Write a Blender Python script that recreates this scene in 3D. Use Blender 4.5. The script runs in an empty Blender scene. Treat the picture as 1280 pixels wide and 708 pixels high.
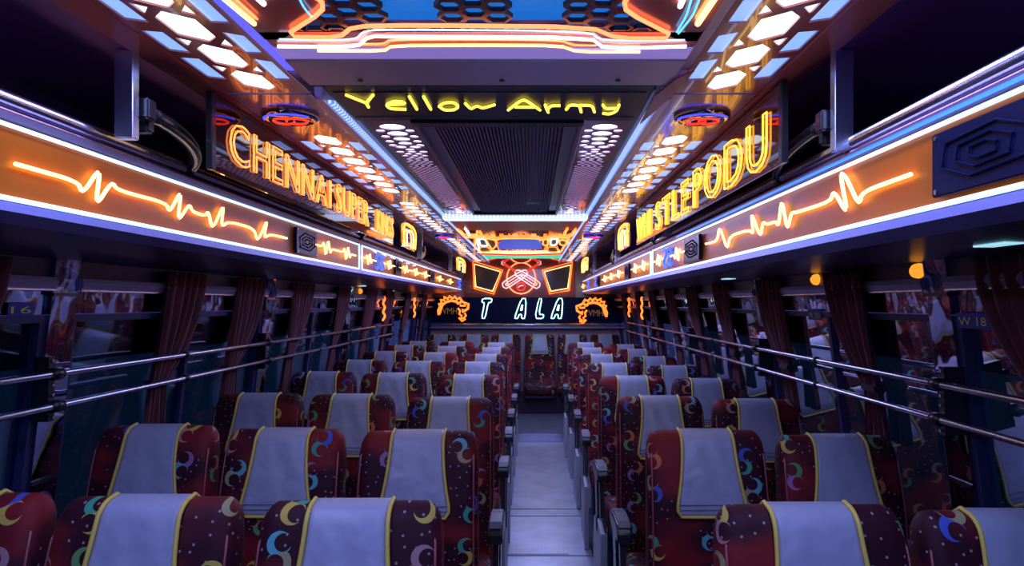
import bpy, bmesh, math, random
from mathutils import Vector, Matrix
S = bpy.context.scene
C = S.collection
random.seed(7)
PI = math.pi
F = 888.0            # focal length in pixels at 1280 wide
E = 1.37             # eye height over the aisle floor
XC = -0.10           # centre line of the coach

# ------------------------------------------------------------------ camera, world, exposure
cd = bpy.data.cameras.new('camera'); cam = bpy.data.objects.new('camera', cd); C.objects.link(cam)
cd.sensor_width = 36; cd.lens = 36 * F / 1280; cd.shift_x = -25 / 1280; cd.shift_y = 26 / 1280
cd.clip_start = 0.02; cam.location = (0, 0, E); cam.rotation_euler = (PI / 2, 0, 0)
S.camera = cam
w = bpy.data.worlds.new('world'); S.world = w; w.use_nodes = True
w.node_tree.nodes['Background'].inputs[0].default_value = (0.14, 0.17, 0.50, 1)
w.node_tree.nodes['Background'].inputs[1].default_value = 1.5
S.view_settings.view_transform = 'Standard'; S.view_settings.look = 'None'
S.view_settings.exposure = 0.0; S.view_settings.gamma = 1; S.view_settings.use_curve_mapping = False
S.cycles.use_denoising = True
S.cycles.max_bounces = 6; S.cycles.glossy_bounces = 4; S.cycles.transparent_max_bounces = 8
S.cycles.caustics_reflective = False; S.cycles.caustics_refractive = False
S.cycles.sample_clamp_indirect = 3

def area(name, loc, sx, sy, power, col, rot=(0, 0, 0)):
    l = bpy.data.lights.new(name, 'AREA'); l.shape = 'RECTANGLE'; l.size = sx; l.size_y = sy
    l.energy = power; l.color = col
    o = bpy.data.objects.new(name, l); C.objects.link(o); o.location = loc; o.rotation_euler = rot
    return o
# the light boxes run the whole length of the ceiling, over the row beside the camera too
BLUE = (0.36, 0.42, 1.0)
area('ceiling_light', (XC - .55, 0.2, E + .515), .16, 2.6, 13, BLUE)
area('ceiling_light', (XC + .55, 0.2, E + .515), .16, 2.6, 13, BLUE)
area('aisle_fill', (XC + .17, 5.6, E + .50), .34, 5.0, 44, (0.34, 0.42, 1.0))  # fill light added over the aisle; no fixture there

# ------------------------------------------------------------------ materials
def mat(name, base=(.5, .5, .5), rough=.5, metal=0.0, emit=None, estr=0.0, coat=0.0, noise=None, spec=.5, bump=None, sheen=0):
    m = bpy.data.materials.new(name); m.use_nodes = True
    nt = m.node_tree; b = nt.nodes['Principled BSDF']
    b.inputs['Base Color'].default_value = (*base, 1); b.inputs['Roughness'].default_value = rough
    b.inputs['Metallic'].default_value = metal; b.inputs['Coat Weight'].default_value = coat
    b.inputs['Specular IOR Level'].default_value = spec
    if sheen: b.inputs['Sheen Weight'].default_value = sheen
    if emit:
        b.inputs['Emission Color'].default_value = (*emit, 1); b.inputs['Emission Strength'].default_value = estr
    tc = nt.nodes.new('ShaderNodeTexCoord')
    if noise:                      # (scale, amount): fine colour variation
        n = nt.nodes.new('ShaderNodeTexNoise'); n.inputs['Scale'].default_value = noise[0]; n.inputs['Detail'].default_value = 5
        nt.links.new(tc.outputs['Object'], n.inputs['Vector'])
        r = nt.nodes.new('ShaderNodeValToRGB')
        k = noise[1]
        r.color_ramp.elements[0].position = .3; r.color_ramp.elements[1].position = .7
        r.color_ramp.elements[0].color = (*[c * (1 - k) for c in base], 1)
        r.color_ramp.elements[1].color = (*[min(1, c * (1 + k)) for c in base], 1)
        nt.links.new(n.outputs[0], r.inputs[0]); nt.links.new(r.outputs[0], b.inputs['Base Color'])
    if bump:                       # (scale, strength, distance)
        n = nt.nodes.new('ShaderNodeTexNoise'); n.inputs['Scale'].default_value = bump[0]; n.inputs['Detail'].default_value = 2
        nt.links.new(tc.outputs['Object'], n.inputs['Vector'])
        bp = nt.nodes.new('ShaderNodeBump'); bp.inputs['Strength'].default_value = bump[1]; bp.inputs['Distance'].default_value = bump[2]
        nt.links.new(n.outputs[0], bp.inputs['Height']); nt.links.new(bp.outputs[0], b.inputs['Normal'])
    return m
def glow(name, col, st):
    return mat(name, tuple(min(1, c) for c in col), .4, emit=col, estr=st)

def M_(nt, op, a, b=None, c=None):
    n = nt.nodes.new('ShaderNodeMath'); n.operation = op
    for i, v in enumerate((a, b, c)):
        if v is None: continue
        if isinstance(v, (int, float)): n.inputs[i].default_value = v
        else: nt.links.new(v, n.inputs[i])
    return n.outputs[0]

def fabric():
    m = bpy.data.materials.new('swirl_velvet'); m.use_nodes = True
    nt = m.node_tree; N = nt.nodes; L = nt.links; b = N['Principled BSDF']
    uv = N.new('ShaderNodeUVMap'); uv.uv_map = 'UVMap'
    oi = N.new('ShaderNodeObjectInfo')
    off = N.new('ShaderNodeVectorMath'); off.operation = 'MULTIPLY_ADD'
    off.inputs[1].default_value = (1, 1, 0)
    L.new(uv.outputs[0], off.inputs[0])
    cx = N.new('ShaderNodeCombineXYZ')
    L.new(M_(nt, 'MULTIPLY', oi.outputs['Random'], 17.3), cx.inputs[0]); L.new(M_(nt, 'MULTIPLY', oi.outputs['Random'], 41.7), cx.inputs[1])
    L.new(cx.outputs[0], off.inputs[2])
    sc = N.new('ShaderNodeVectorMath'); sc.operation = 'SCALE'; sc.inputs['Scale'].default_value = 8.0
    L.new(off.outputs[0], sc.inputs[0])
    vo = N.new('ShaderNodeTexVoronoi'); vo.voronoi_dimensions = '2D'; vo.inputs['Scale'].default_value = 1; vo.inputs['Randomness'].default_value = .42
    L.new(sc.outputs[0], vo.inputs['Vector'])
    d = N.new('ShaderNodeVectorMath'); d.operation = 'SUBTRACT'; L.new(sc.outputs[0], d.inputs[0]); L.new(vo.outputs['Position'], d.inputs[1])
    sx = N.new('ShaderNodeSeparateColor'); L.new(vo.outputs['Color'], sx.inputs[0])
    rot = N.new('ShaderNodeVectorRotate'); rot.rotation_type = 'Z_AXIS'
    L.new(d.outputs[0], rot.inputs['Vector'])
    L.new(M_(nt, 'MULTIPLY', M_(nt, 'SUBTRACT', sx.outputs[0], .5), 1.3), rot.inputs['Angle'])
    s = N.new('ShaderNodeSeparateXYZ'); L.new(rot.outputs[0], s.inputs[0])
    half = M_(nt, 'LESS_THAN', s.outputs[1], 0.0)
    sg = M_(nt, 'SUBTRACT', 1.0, M_(nt, 'MULTIPLY', half, 2.0))
    mir = M_(nt, 'SUBTRACT', M_(nt, 'MULTIPLY', M_(nt, 'GREATER_THAN', sx.outputs[2], .35), 2.0), 1.0)
    X = M_(nt, 'MULTIPLY', M_(nt, 'MULTIPLY', s.outputs[0], sg), mir); Y = M_(nt, 'MULTIPLY', s.outputs[1], sg)
    def dist(ax, ay):
        dx = M_(nt, 'SUBTRACT', X, ax); dy = M_(nt, 'SUBTRACT', Y, ay)
        return M_(nt, 'SQRT', M_(nt, 'ADD', M_(nt, 'MULTIPLY', dx, dx), M_(nt, 'MULTIPLY', dy, dy)))
    a_in = M_(nt, 'LESS_THAN', dist(.015, .128), .185)
    b_out = M_(nt, 'GREATER_THAN', dist(.078, .135), .132)
    cres = M_(nt, 'MULTIPLY', a_in, b_out)
    ramp = N.new('ShaderNodeValToRGB'); ramp.color_ramp.interpolation = 'CONSTANT'
    cols = [(.05, .10, .50), (.05, .35, .22), (.55, .42, .08), (.40, .22, .24), (.62, .15, .05), (.12, .33, .10), (.30, .16, .36), (.10, .42, .45), (.34, .32, .16)]
    el = ramp.color_ramp.elements
    while len(el) < len(cols): el.new(.5)
    for i, c in enumerate(cols):
        el[i].position = i / len(cols); el[i].color = (*c, 1)
    L.new(M_(nt, 'FRACT', M_(nt, 'ADD', sx.outputs[1], M_(nt, 'MULTIPLY', half, .13))), ramp.inputs[0])
    # ground: maroon with red and near-black patches
    n = N.new('ShaderNodeTexNoise'); n.noise_dimensions = '2D'; n.inputs['Scale'].default_value = .8; n.inputs['Detail'].default_value = 1.5
    st = N.new('ShaderNodeVectorMath'); st.operation = 'MULTIPLY'; st.inputs[1].default_value = (.7, 1.3, 1); L.new(sc.outputs[0], st.inputs[0])
    L.new(st.outputs[0], n.inputs['Vector'])
    gr = N.new('ShaderNodeValToRGB'); e = gr.color_ramp.elements
    e[0].position = .46; e[0].color = (.032, .002, .011, 1); e[1].position = .64; e[1].color = (.20, .010, .014, 1)
    e2 = e.new(.53); e2.color = (.075, .005, .014, 1)
    L.new(n.outputs[0], gr.inputs[0])
    v2 = N.new('ShaderNodeTexVoronoi'); v2.voronoi_dimensions = '2D'; v2.inputs['Scale'].default_value = 4.2; v2.inputs['Randomness'].default_value = .7
    L.new(sc.outputs[0], v2.inputs['Vector'])
    dot = M_(nt, 'MULTIPLY', M_(nt, 'LESS_THAN', v2.outputs['Distance'], .085), M_(nt, 'LESS_THAN', n.outputs[0], .53))
    m1 = N.new('ShaderNodeMix'); m1.data_type = 'RGBA'; L.new(dot, m1.inputs[0]); L.new(gr.outputs[0], m1.inputs[6]); m1.inputs[7].default_value = (.36, .22, .28, 1)
    m2 = N.new('ShaderNodeMix'); m2.data_type = 'RGBA'; L.new(cres, m2.inputs[0]); L.new(m1.outputs[2], m2.inputs[6]); L.new(ramp.outputs[0], m2.inputs[7])
    L.new(m2.outputs[2], b.inputs['Base Color'])
    b.inputs['Roughness'].default_value = .62; b.inputs['Specular IOR Level'].default_value = .25; b.inputs['Sheen Weight'].default_value = .08; b.inputs['Sheen Tint'].default_value = (1, .25, .25, 1)
    fn = N.new('ShaderNodeTexNoise'); fn.inputs['Scale'].default_value = 60
    L.new(sc.outputs[0], fn.inputs['Vector'])
    bp = N.new('ShaderNodeBump'); bp.inputs['Strength'].default_value = .15; bp.inputs['Distance'].default_value = .002
    L.new(fn.outputs[0], bp.inputs['Height']); L.new(bp.outputs[0], b.inputs['Normal'])
    return m

FAB = fabric()
VINYL = mat('lavender_grey_vinyl', (.35, .38, .52), .38, bump=(11, .8, .014), noise=(3, .04))
YPIPE = mat('yellow_piping', (.72, .55, .10), .45)
RPIPE = mat('maroon_piping', (.34, .07, .08), .3, coat=.4)
BLACKP = mat('black_plastic', (.020, .021, .03), .32, coat=.3)
ARMHI = mat('grey_arm_highlight', (.10, .11, .15), .38)
WPAINT = mat('pale_painted_metal', (.48, .50, .60), .42, noise=(6, .12))
CHROME = mat('chrome', (.82, .84, 1.0), .24, metal=1)
MIRROR = mat('mirror_steel', (.44, .41, .56), .045, metal=1, bump=(5, .35, .02))
ALU = mat('brushed_aluminium', (.55, .55, .68), .25, metal=1)
LILAC = mat('lilac_anodised', (.50, .46, .78), .3, metal=.6)
DARKP = mat('dark_purple_laminate', (.055, .045, .15), .30, noise=(3, .2))
DARKW = mat('dark_blue_wall', (.04, .04, .14), .45)
CAVI = mat('maroon_cavity_lining', (.30, .10, .26), .5)
ORANGE = mat('orange_acrylic', (.64, .15, .010), .36, spec=.22)
BOARD = mat('red_brown_laminate', (.62, .17, .16), .20, coat=.5)
PURPB = mat('mauve_laminate', (.42, .24, .46), .18, coat=.5)
REDB = mat('red_laminate', (.85, .09, .05), .3)
SIGNB = mat('dark_gloss_acrylic', (.040, .010, .012), .05, coat=.8)
SIGNB2 = mat('amber_gloss_acrylic', (.20, .05, .010), .06, coat=.8)
NAVY = mat('navy_acrylic', (.006, .011, .060), .30, spec=.12)
BEAM = mat('lilac_grey_beam_metal', (.62, .62, .95), .38, metal=.3, bump=(3, .1, .01))
NAVYMET = mat('grey_blue_metal', (.16, .17, .40), .28, metal=.6, bump=(3, .1, .01))
CURT = mat('maroon_curtain', (.115, .012, .030), .75, noise=(8, .25), sheen=.3)
RUBB = mat('black_vinyl_hose', (.018, .020, .034), .22, coat=.5)
LEDW = glow('cool_white_led', (.80, 1.1, 1.7), 1.0)
LEDB = glow('blue_led', (.05, .06, 1.0), 2.2)
LEDLB = glow('pale_blue_led', (.42, .62, 1.25), 1.0)
NEONY = glow('yellow_neon', (3.6, 2.3, .60), 1.0)
NEONYO = glow('amber_neon', (2.8, .66, .12), 1.0)
NEONGOLD = glow('gold_neon', (2.3, 1.0, .10), 1.0)
NEONLEM = glow('lemon_neon', (2.4, 1.7, .16), 1.0)
NEONO = glow('orange_neon', (2.6, .42, .05), 1.0)
NEONOP = glow('pale_orange_neon', (2.4, .58, .20), 1.0)
NEONR = glow('red_neon', (2.0, .06, .03), 1.0)
NEONW = glow('white_neon', (2.2, 2.2, 2.4), 1.0)
NEONWY = glow('cream_neon', (2.6, 1.5, .55), 1.0)
NEONP = glow('pink_white_neon', (1.0, .62, .66), 1.3)
NEONG = glow('mint_white_neon', (.55, 1.0, .88), 2.2)
NEONGR = glow('green_led', (.02, .55, .32), 1.2)
NEONB = glow('royal_blue_neon', (.03, .10, 1.0), 2.2)
NEONC = glow('cyan_neon', (.10, .55, 1.0), 1.6)
BLUEAC = glow('backlit_blue_acrylic', (.01, .16, .62), .85)
AMBER = glow('amber_glow', (1.0, .36, .03), 1.1)
STREAK = glow('reflection_streak', (.35, .70, .85), 1.0)
def cells(name, c0, c1, pitch):
    m = mat(name, (.5, .6, .8), .3); nt = m.node_tree; b = nt.nodes['Principled BSDF']
    tc = nt.nodes.new('ShaderNodeTexCoord'); sp = nt.nodes.new('ShaderNodeSeparateXYZ'); nt.links.new(tc.outputs['Object'], sp.inputs[0])
    f = M_(nt, 'LESS_THAN', M_(nt, 'FRACT', M_(nt, 'DIVIDE', M_(nt, 'ADD', sp.outputs[1], sp.outputs[0]), pitch)), .5)
    mx = nt.nodes.new('ShaderNodeMix'); mx.data_type = 'RGBA'; nt.links.new(f, mx.inputs[0]); mx.inputs[6].default_value = (*c0, 1); mx.inputs[7].default_value = (*c1, 1)
    nt.links.new(mx.outputs[2], b.inputs['Emission Color']); b.inputs['Emission Strength'].default_value = 1
    return m
LEDCELL = cells('led_cells_blue', (.50, .85, 1.4), (.12, .25, .75), .024)
LEDCELLW = cells('led_cells_white', (1.1, 1.3, 1.8), (.55, .70, 1.2), .022)
def diffuser(name, c0, c1, ax, half, st):
    # opal sheet lit by an LED row above its middle: the light falls off towards the long edges
    m = bpy.data.materials.new(name); m.use_nodes = True; nt = m.node_tree; b = nt.nodes['Principled BSDF']
    tc = nt.nodes.new('ShaderNodeTexCoord'); s = nt.nodes.new('ShaderNodeSeparateXYZ'); nt.links.new(tc.outputs['Object'], s.inputs[0])
    a = M_(nt, 'ABSOLUTE', s.outputs[0]); r = nt.nodes.new('ShaderNodeValToRGB')
    nt.links.new(M_(nt, 'DIVIDE', a, half), r.inputs[0])
    e = r.color_ramp.elements; e[0].position = .30; e[0].color = (*c0, 1); e[1].position = .62; e[1].color = (*c1, 1)
    b.inputs['Base Color'].default_value = (.6, .7, .9, 1); b.inputs['Roughness'].default_value = .3
    nt.links.new(r.outputs[0], b.inputs['Emission Color']); b.inputs['Emission Strength'].default_value = st
    return m
DIFF = diffuser('opal_diffuser', (.80, .92, 1.0), (.14, .28, .72), 0, .105, 1.7)
DIFF2 = glow('opal_diffuser_even', (.85, .9, 1.0), 2.2)
def glassmat():
    m = bpy.data.materials.new('tinted_glass'); m.use_nodes = True; nt = m.node_tree; N = nt.nodes
    out = N['Material Output']; N.remove(N['Principled BSDF'])
    t = N.new('ShaderNodeBsdfTransparent'); t.inputs[0].default_value = (.58, .68, .78, 1)
    g = N.new('ShaderNodeBsdfGlossy'); g.inputs['Roughness'].default_value = .03; g.inputs[0].default_value = (.9, .9, 1, 1)
    fr = N.new('ShaderNodeFresnel'); fr.inputs[0].default_value = 1.7
    mx = N.new('ShaderNodeMixShader'); nt.links.new(M_(nt, 'MULTIPLY', fr.outputs[0], .8), mx.inputs[0])
    nt.links.new(t.outputs[0], mx.inputs[1]); nt.links.new(g.outputs[0], mx.inputs[2]); nt.links.new(mx.outputs[0], out.inputs[0])
    return m
GLASS = glassmat()
def floor_mat():
    m = mat('worn_aluminium_plate', (.40, .42, .50), .34, metal=.55, noise=(5, .18)); nt = m.node_tree; b = nt.nodes['Principled BSDF']
    tc = nt.nodes.new('ShaderNodeTexCoord'); mp = nt.nodes.new('ShaderNodeMapping'); mp.inputs['Rotation'].default_value = (0, 0, .785)
    nt.links.new(tc.outputs['Object'], mp.inputs[0])
    ck = nt.nodes.new('ShaderNodeTexChecker'); ck.inputs['Scale'].default_value = 70; nt.links.new(mp.outputs[0], ck.inputs[0])
    bp = nt.nodes.new('ShaderNodeBump'); bp.inputs['Strength'].default_value = .25; bp.inputs['Distance'].default_value = .002
    nt.links.new(ck.outputs['Fac'], bp.inputs['Height']); nt.links.new(bp.outputs[0], b.inputs['Normal'])
    return m
FLOORM = floor_mat()

# ------------------------------------------------------------------ helpers
def fix(o, parent=None, smooth=False):
    if parent is not None:
        o.parent = parent
    return o
def mesh(name, V, Fc, m, parent=None, smooth=False, uv=None, cen=None):
    """V in world coordinates; origin goes to the parent's world place (or cen)."""
    base = Vector(cen) if cen is not None else (Vector(parent['_w']) if parent is not None else Vector((0, 0, 0)))
    me = bpy.data.meshes.new(name)
    me.from_pydata([(v[0] - base[0], v[1] - base[1], v[2] - base[2]) for v in V], [], Fc)
    if uv:
        lay = me.uv_layers.new(name='UVMap')
        for p in me.polygons:
            for li in p.loop_indices:
                lay.data[li].uv = uv[me.loops[li].vertex_index]
    if smooth:
        for p in me.polygons: p.use_smooth = True
    me.materials.append(m)
    o = bpy.data.objects.new(name, me); C.objects.link(o)
    if parent is not None:
        o.parent = parent
        o.location = base - Vector(parent['_w'])
    else: o.location = base
    o['_w'] = tuple(base)
    return o
def thing(name, label, cat, loc=(0, 0, 0), group=None, kind=None):
    o = bpy.data.objects.new(name, None); C.objects.link(o); o.location = loc; o['_w'] = tuple(loc)
    o.empty_display_size = .05
    tag(o, label, cat, group, kind); return o
def tag(o, label=None, cat=None, group=None, kind=None):
    if label: o['label'] = label
    if cat: o['category'] = cat
    if group: o['group'] = group
    if kind: o['kind'] = kind
    return o
def join(*parts):
    V, Fc = [], []
    for v, f in parts:
        n = len(V); V += list(v); Fc += [tuple(i + n for i in q) for q in f]
    return V, Fc
def box(x0, x1, y0, y1, z0, z1, bev=0):
    bm = bmesh.new(); bmesh.ops.create_cube(bm, size=1)
    for v in bm.verts:
        v.co = Vector(((x0 + x1) / 2 + v.co.x * (x1 - x0), (y0 + y1) / 2 + v.co.y * (y1 - y0), (z0 + z1) / 2 + v.co.z * (z1 - z0)))
    if bev: bmesh.ops.bevel(bm, geom=bm.edges[:], offset=bev, segments=2, affect='EDGES')
    bm.verts.index_update()
    r = ([tuple(v.co) for v in bm.verts], [tuple(v.index for v in f.verts) for f in bm.faces]); bm.free(); return r
def prism(poly, a, b, axis='y'):
    """poly of 2D points in the plane across `axis`, extruded from a to b."""
    def P(p, t):
        return {'y': (p[0], t, p[1]), 'x': (t, p[0], p[1]), 'z': (p[0], p[1], t)}[axis]
    n = len(poly); V = [P(p, a) for p in poly] + [P(p, b) for p in poly]
    Fc = [(i, (i + 1) % n, n + (i + 1) % n, n + i) for i in range(n)] + [tuple(range(n))[::-1], tuple(range(n, 2 * n))]
    return V, Fc
def tube(pts, r, n=6, closed=False):
    pts = [Vector(p) for p in pts]; q = [pts[0]]
    for p in pts[1:]:
        if (p - q[-1]).length > 1e-5: q.append(p)
    if closed and (q[0] - q[-1]).length < 1e-5: q.pop()
    pts = q; m = len(pts)
    if m < 2: return [], []
    T = []
    for i in range(m):
        a = pts[i - 1] if (i > 0 or closed) else pts[i]
        b = pts[(i + 1) % m] if (i < m - 1 or closed) else pts[i]
        t = (b - a); T.append(t.normalized() if t.length > 1e-9 else Vector((0, 1, 0)))
    up = Vector((0, 0, 1)) if abs(T[0].z) < .9 else Vector((1, 0, 0))
    nrm = (up - T[0] * up.dot(T[0])).normalized(); V = []
    for i in range(m):
        nrm = nrm - T[i] * nrm.dot(T[i])
        nrm = nrm.normalized() if nrm.length > 1e-6 else T[i].orthogonal().normalized()
        bn = T[i].cross(nrm); rr = r[i] if isinstance(r, (list, tuple)) else r
        for k in range(n):
            a = 2 * PI * k / n; V.append(tuple(pts[i] + (nrm * math.cos(a) + bn * math.sin(a)) * rr))
    Fc = []
    for i in range(m if closed else m - 1):
        j = (i + 1) % m
        for k in range(n):
            Fc.append((i * n + k, i * n + (k + 1) % n, j * n + (k + 1) % n, j * n + k))
    if not closed: Fc += [tuple(range(n))[::-1], tuple(range((m - 1) * n, m * n))]
    return V, Fc
def chaikin(p, it=2, closed=False):
    for _ in range(it):
        q = [] if closed else [p[0]]
        rng = range(len(p)) if closed else range(len(p) - 1)
        for i in rng:
            a, b = Vector(p[i]), Vector(p[(i + 1) % len(p)])
            q += [tuple(a * .8 + b * .2), tuple(a * .2 + b * .8)]
        if not closed: q.append(p[-1])
        p = q
    return p
def board(name, outer, holes, z0, z1, m, parent):
    """sheet with real cut-outs; outer and holes are world (x, y) outlines"""
    cu = bpy.data.curves.new(name, 'CURVE'); cu.dimensions = '2D'; cu.fill_mode = 'BOTH'; cu.extrude = (z1 - z0) / 2
    for pl in [outer] + holes:
        s = cu.splines.new('POLY'); s.points.add(len(pl) - 1); s.use_cyclic_u = True
        for i, p in enumerate(pl): s.points[i].co = (p[0], p[1], 0, 1)
    o = bpy.data.objects.new('tmp', cu); C.objects.link(o)
    dg = bpy.context.evaluated_depsgraph_get()
    me = bpy.data.meshes.new_from_object(o.evaluated_get(dg)); bpy.data.objects.remove(o)
    V = [(v.co.x, v.co.y, v.co.z + (z0 + z1) / 2) for v in me.vertices]; Fc = [tuple(p.vertices) for p in me.polygons]
    return mesh(name, V, Fc, m, parent)
_tl = {}
def loops(ch, offset=0.0):
    """closed outlines of one letter, from Blender's built-in font"""
    k = (ch, offset)
    if k in _tl: return _tl[k]
    cu = bpy.data.curves.new('t', 'FONT'); cu.body = ch; cu.fill_mode = 'NONE'; cu.offset = offset; cu.resolution_u = 3
    o = bpy.data.objects.new('t', cu); C.objects.link(o)
    dg = bpy.context.evaluated_depsgraph_get(); me = bpy.data.meshes.new_from_object(o.evaluated_get(dg)); bpy.data.objects.remove(o)
    adj = {}
    for e in me.edges:
        a, b = e.vertices; adj.setdefault(a, []).append(b); adj.setdefault(b, []).append(a)
    seen = set(); out = []
    for s in adj:
        if s in seen: continue
        lp = [s]; seen.add(s); cur = s
        while True:
            nx = [q for q in adj[cur] if q not in seen]
            if not nx: break
            cur = nx[0]; seen.add(cur); lp.append(cur)
        out.append([(me.vertices[i].co.x, me.vertices[i].co.y) for i in lp])
    xs = [p[0] for l in out for p in l]; x0 = min(xs); ww = max(xs) - x0
    out = [[(p[0] - x0, p[1]) for p in l] for l in out]
    _tl[k] = (out, ww); return _tl[k]
def neon_word(word, total, height, place, r, m, parent, gap=.16, shear=0.0, offset=0.02, fillname='neon_letter', skip=''):
    """each letter an outline of neon tube; place(a, b) turns along/up metres into a world point"""
    ws = [(.35 if c == ' ' else loops(c, offset)[1]) for c in word]
    tot = sum(ws) + gap * (len(word) - 1); kx = total / tot; ky = height / .73; x = 0
    for c, ww in zip(word, ws):
        if c != ' ' and c not in skip:
            parts = [tube([place((x + p[0]) * kx + shear * p[1] * ky, p[1] * ky) for p in l], r, 6, True) for l in loops(c, offset)[0] if len(l) > 2]
            mesh(fillname, *join(*parts), m, parent, smooth=True)
        x += ww + gap
def flat_text(txt, height, place, m, parent, name='printed_text', width=None):
    cu = bpy.data.curves.new('t', 'FONT'); cu.body = txt; cu.resolution_u = 2; cu.extrude = 0
    o = bpy.data.objects.new('t', cu); C.objects.link(o)
    dg = bpy.context.evaluated_depsgraph_get(); me = bpy.data.meshes.new_from_object(o.evaluated_get(dg)); bpy.data.objects.remove(o)
    xs = [v.co.x for v in me.vertices]; k = height / .73; kx = width / (max(xs) - min(xs)) if width else k
    V = [place((v.co.x - min(xs)) * kx, v.co.y * k) for v in me.vertices]
    return mesh(name, V, [tuple(p.vertices) for p in me.polygons], m, parent)

def ceil_pt(px, py, z):      # reading off the photograph: a point of the ceiling at height z over the eye
    Y = z * F / (380 - py); return ((px - 665) * Y / F, Y, E + z)
def wallX(side, z):          # inner face of the leaning side walls, z over the eye
    return -(1.262 + (.12 - z) * .115) if side < 0 else (1.078 + (.12 - z) * .125)
def back_pt(px, py, Y):
    return ((px - 665) * Y / F, Y, E + (380 - py) * Y / F)
Y0, Y1 = -1.8, 9.25

# ------------------------------------------------------------------ floor and shell
fl = mesh('floor', *box(-1.45, 1.30, Y0, Y1, -.06, -.012), mat('dark_rubber_mat', (.03, .03, .06), .5, noise=(8, .2)))
tag(fl, 'dark rubber floor under the seats with pale metal plates along the aisle', None, None, 'structure')
fl['_w'] = (0, 0, 0)
seams = [Y0, .6, 2.2, 3.86, 4.58, 4.74, 7.06]
for a, b in zip(seams, seams[1:]):
    mesh('floor_plate', *box(-.165, .330, a + .006, b - .006, -.011, 0, .002), FLOORM, fl)
mesh('floor_hatch', *box(-.14, .20, 3.88, 4.56, 0, .003, .001), FLOORM, fl)
mesh('step_edge', *box(-.165, .330, 7.055, 7.085, -.01, .085), ALU, fl)
mesh('raised_floor_plate', *box(-1.40, 1.26, 7.09, Y1, -.01, .08), mat('blue_grey_floor', (.13, .14, .20), .4, noise=(9, .2), metal=.3), fl)

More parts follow.
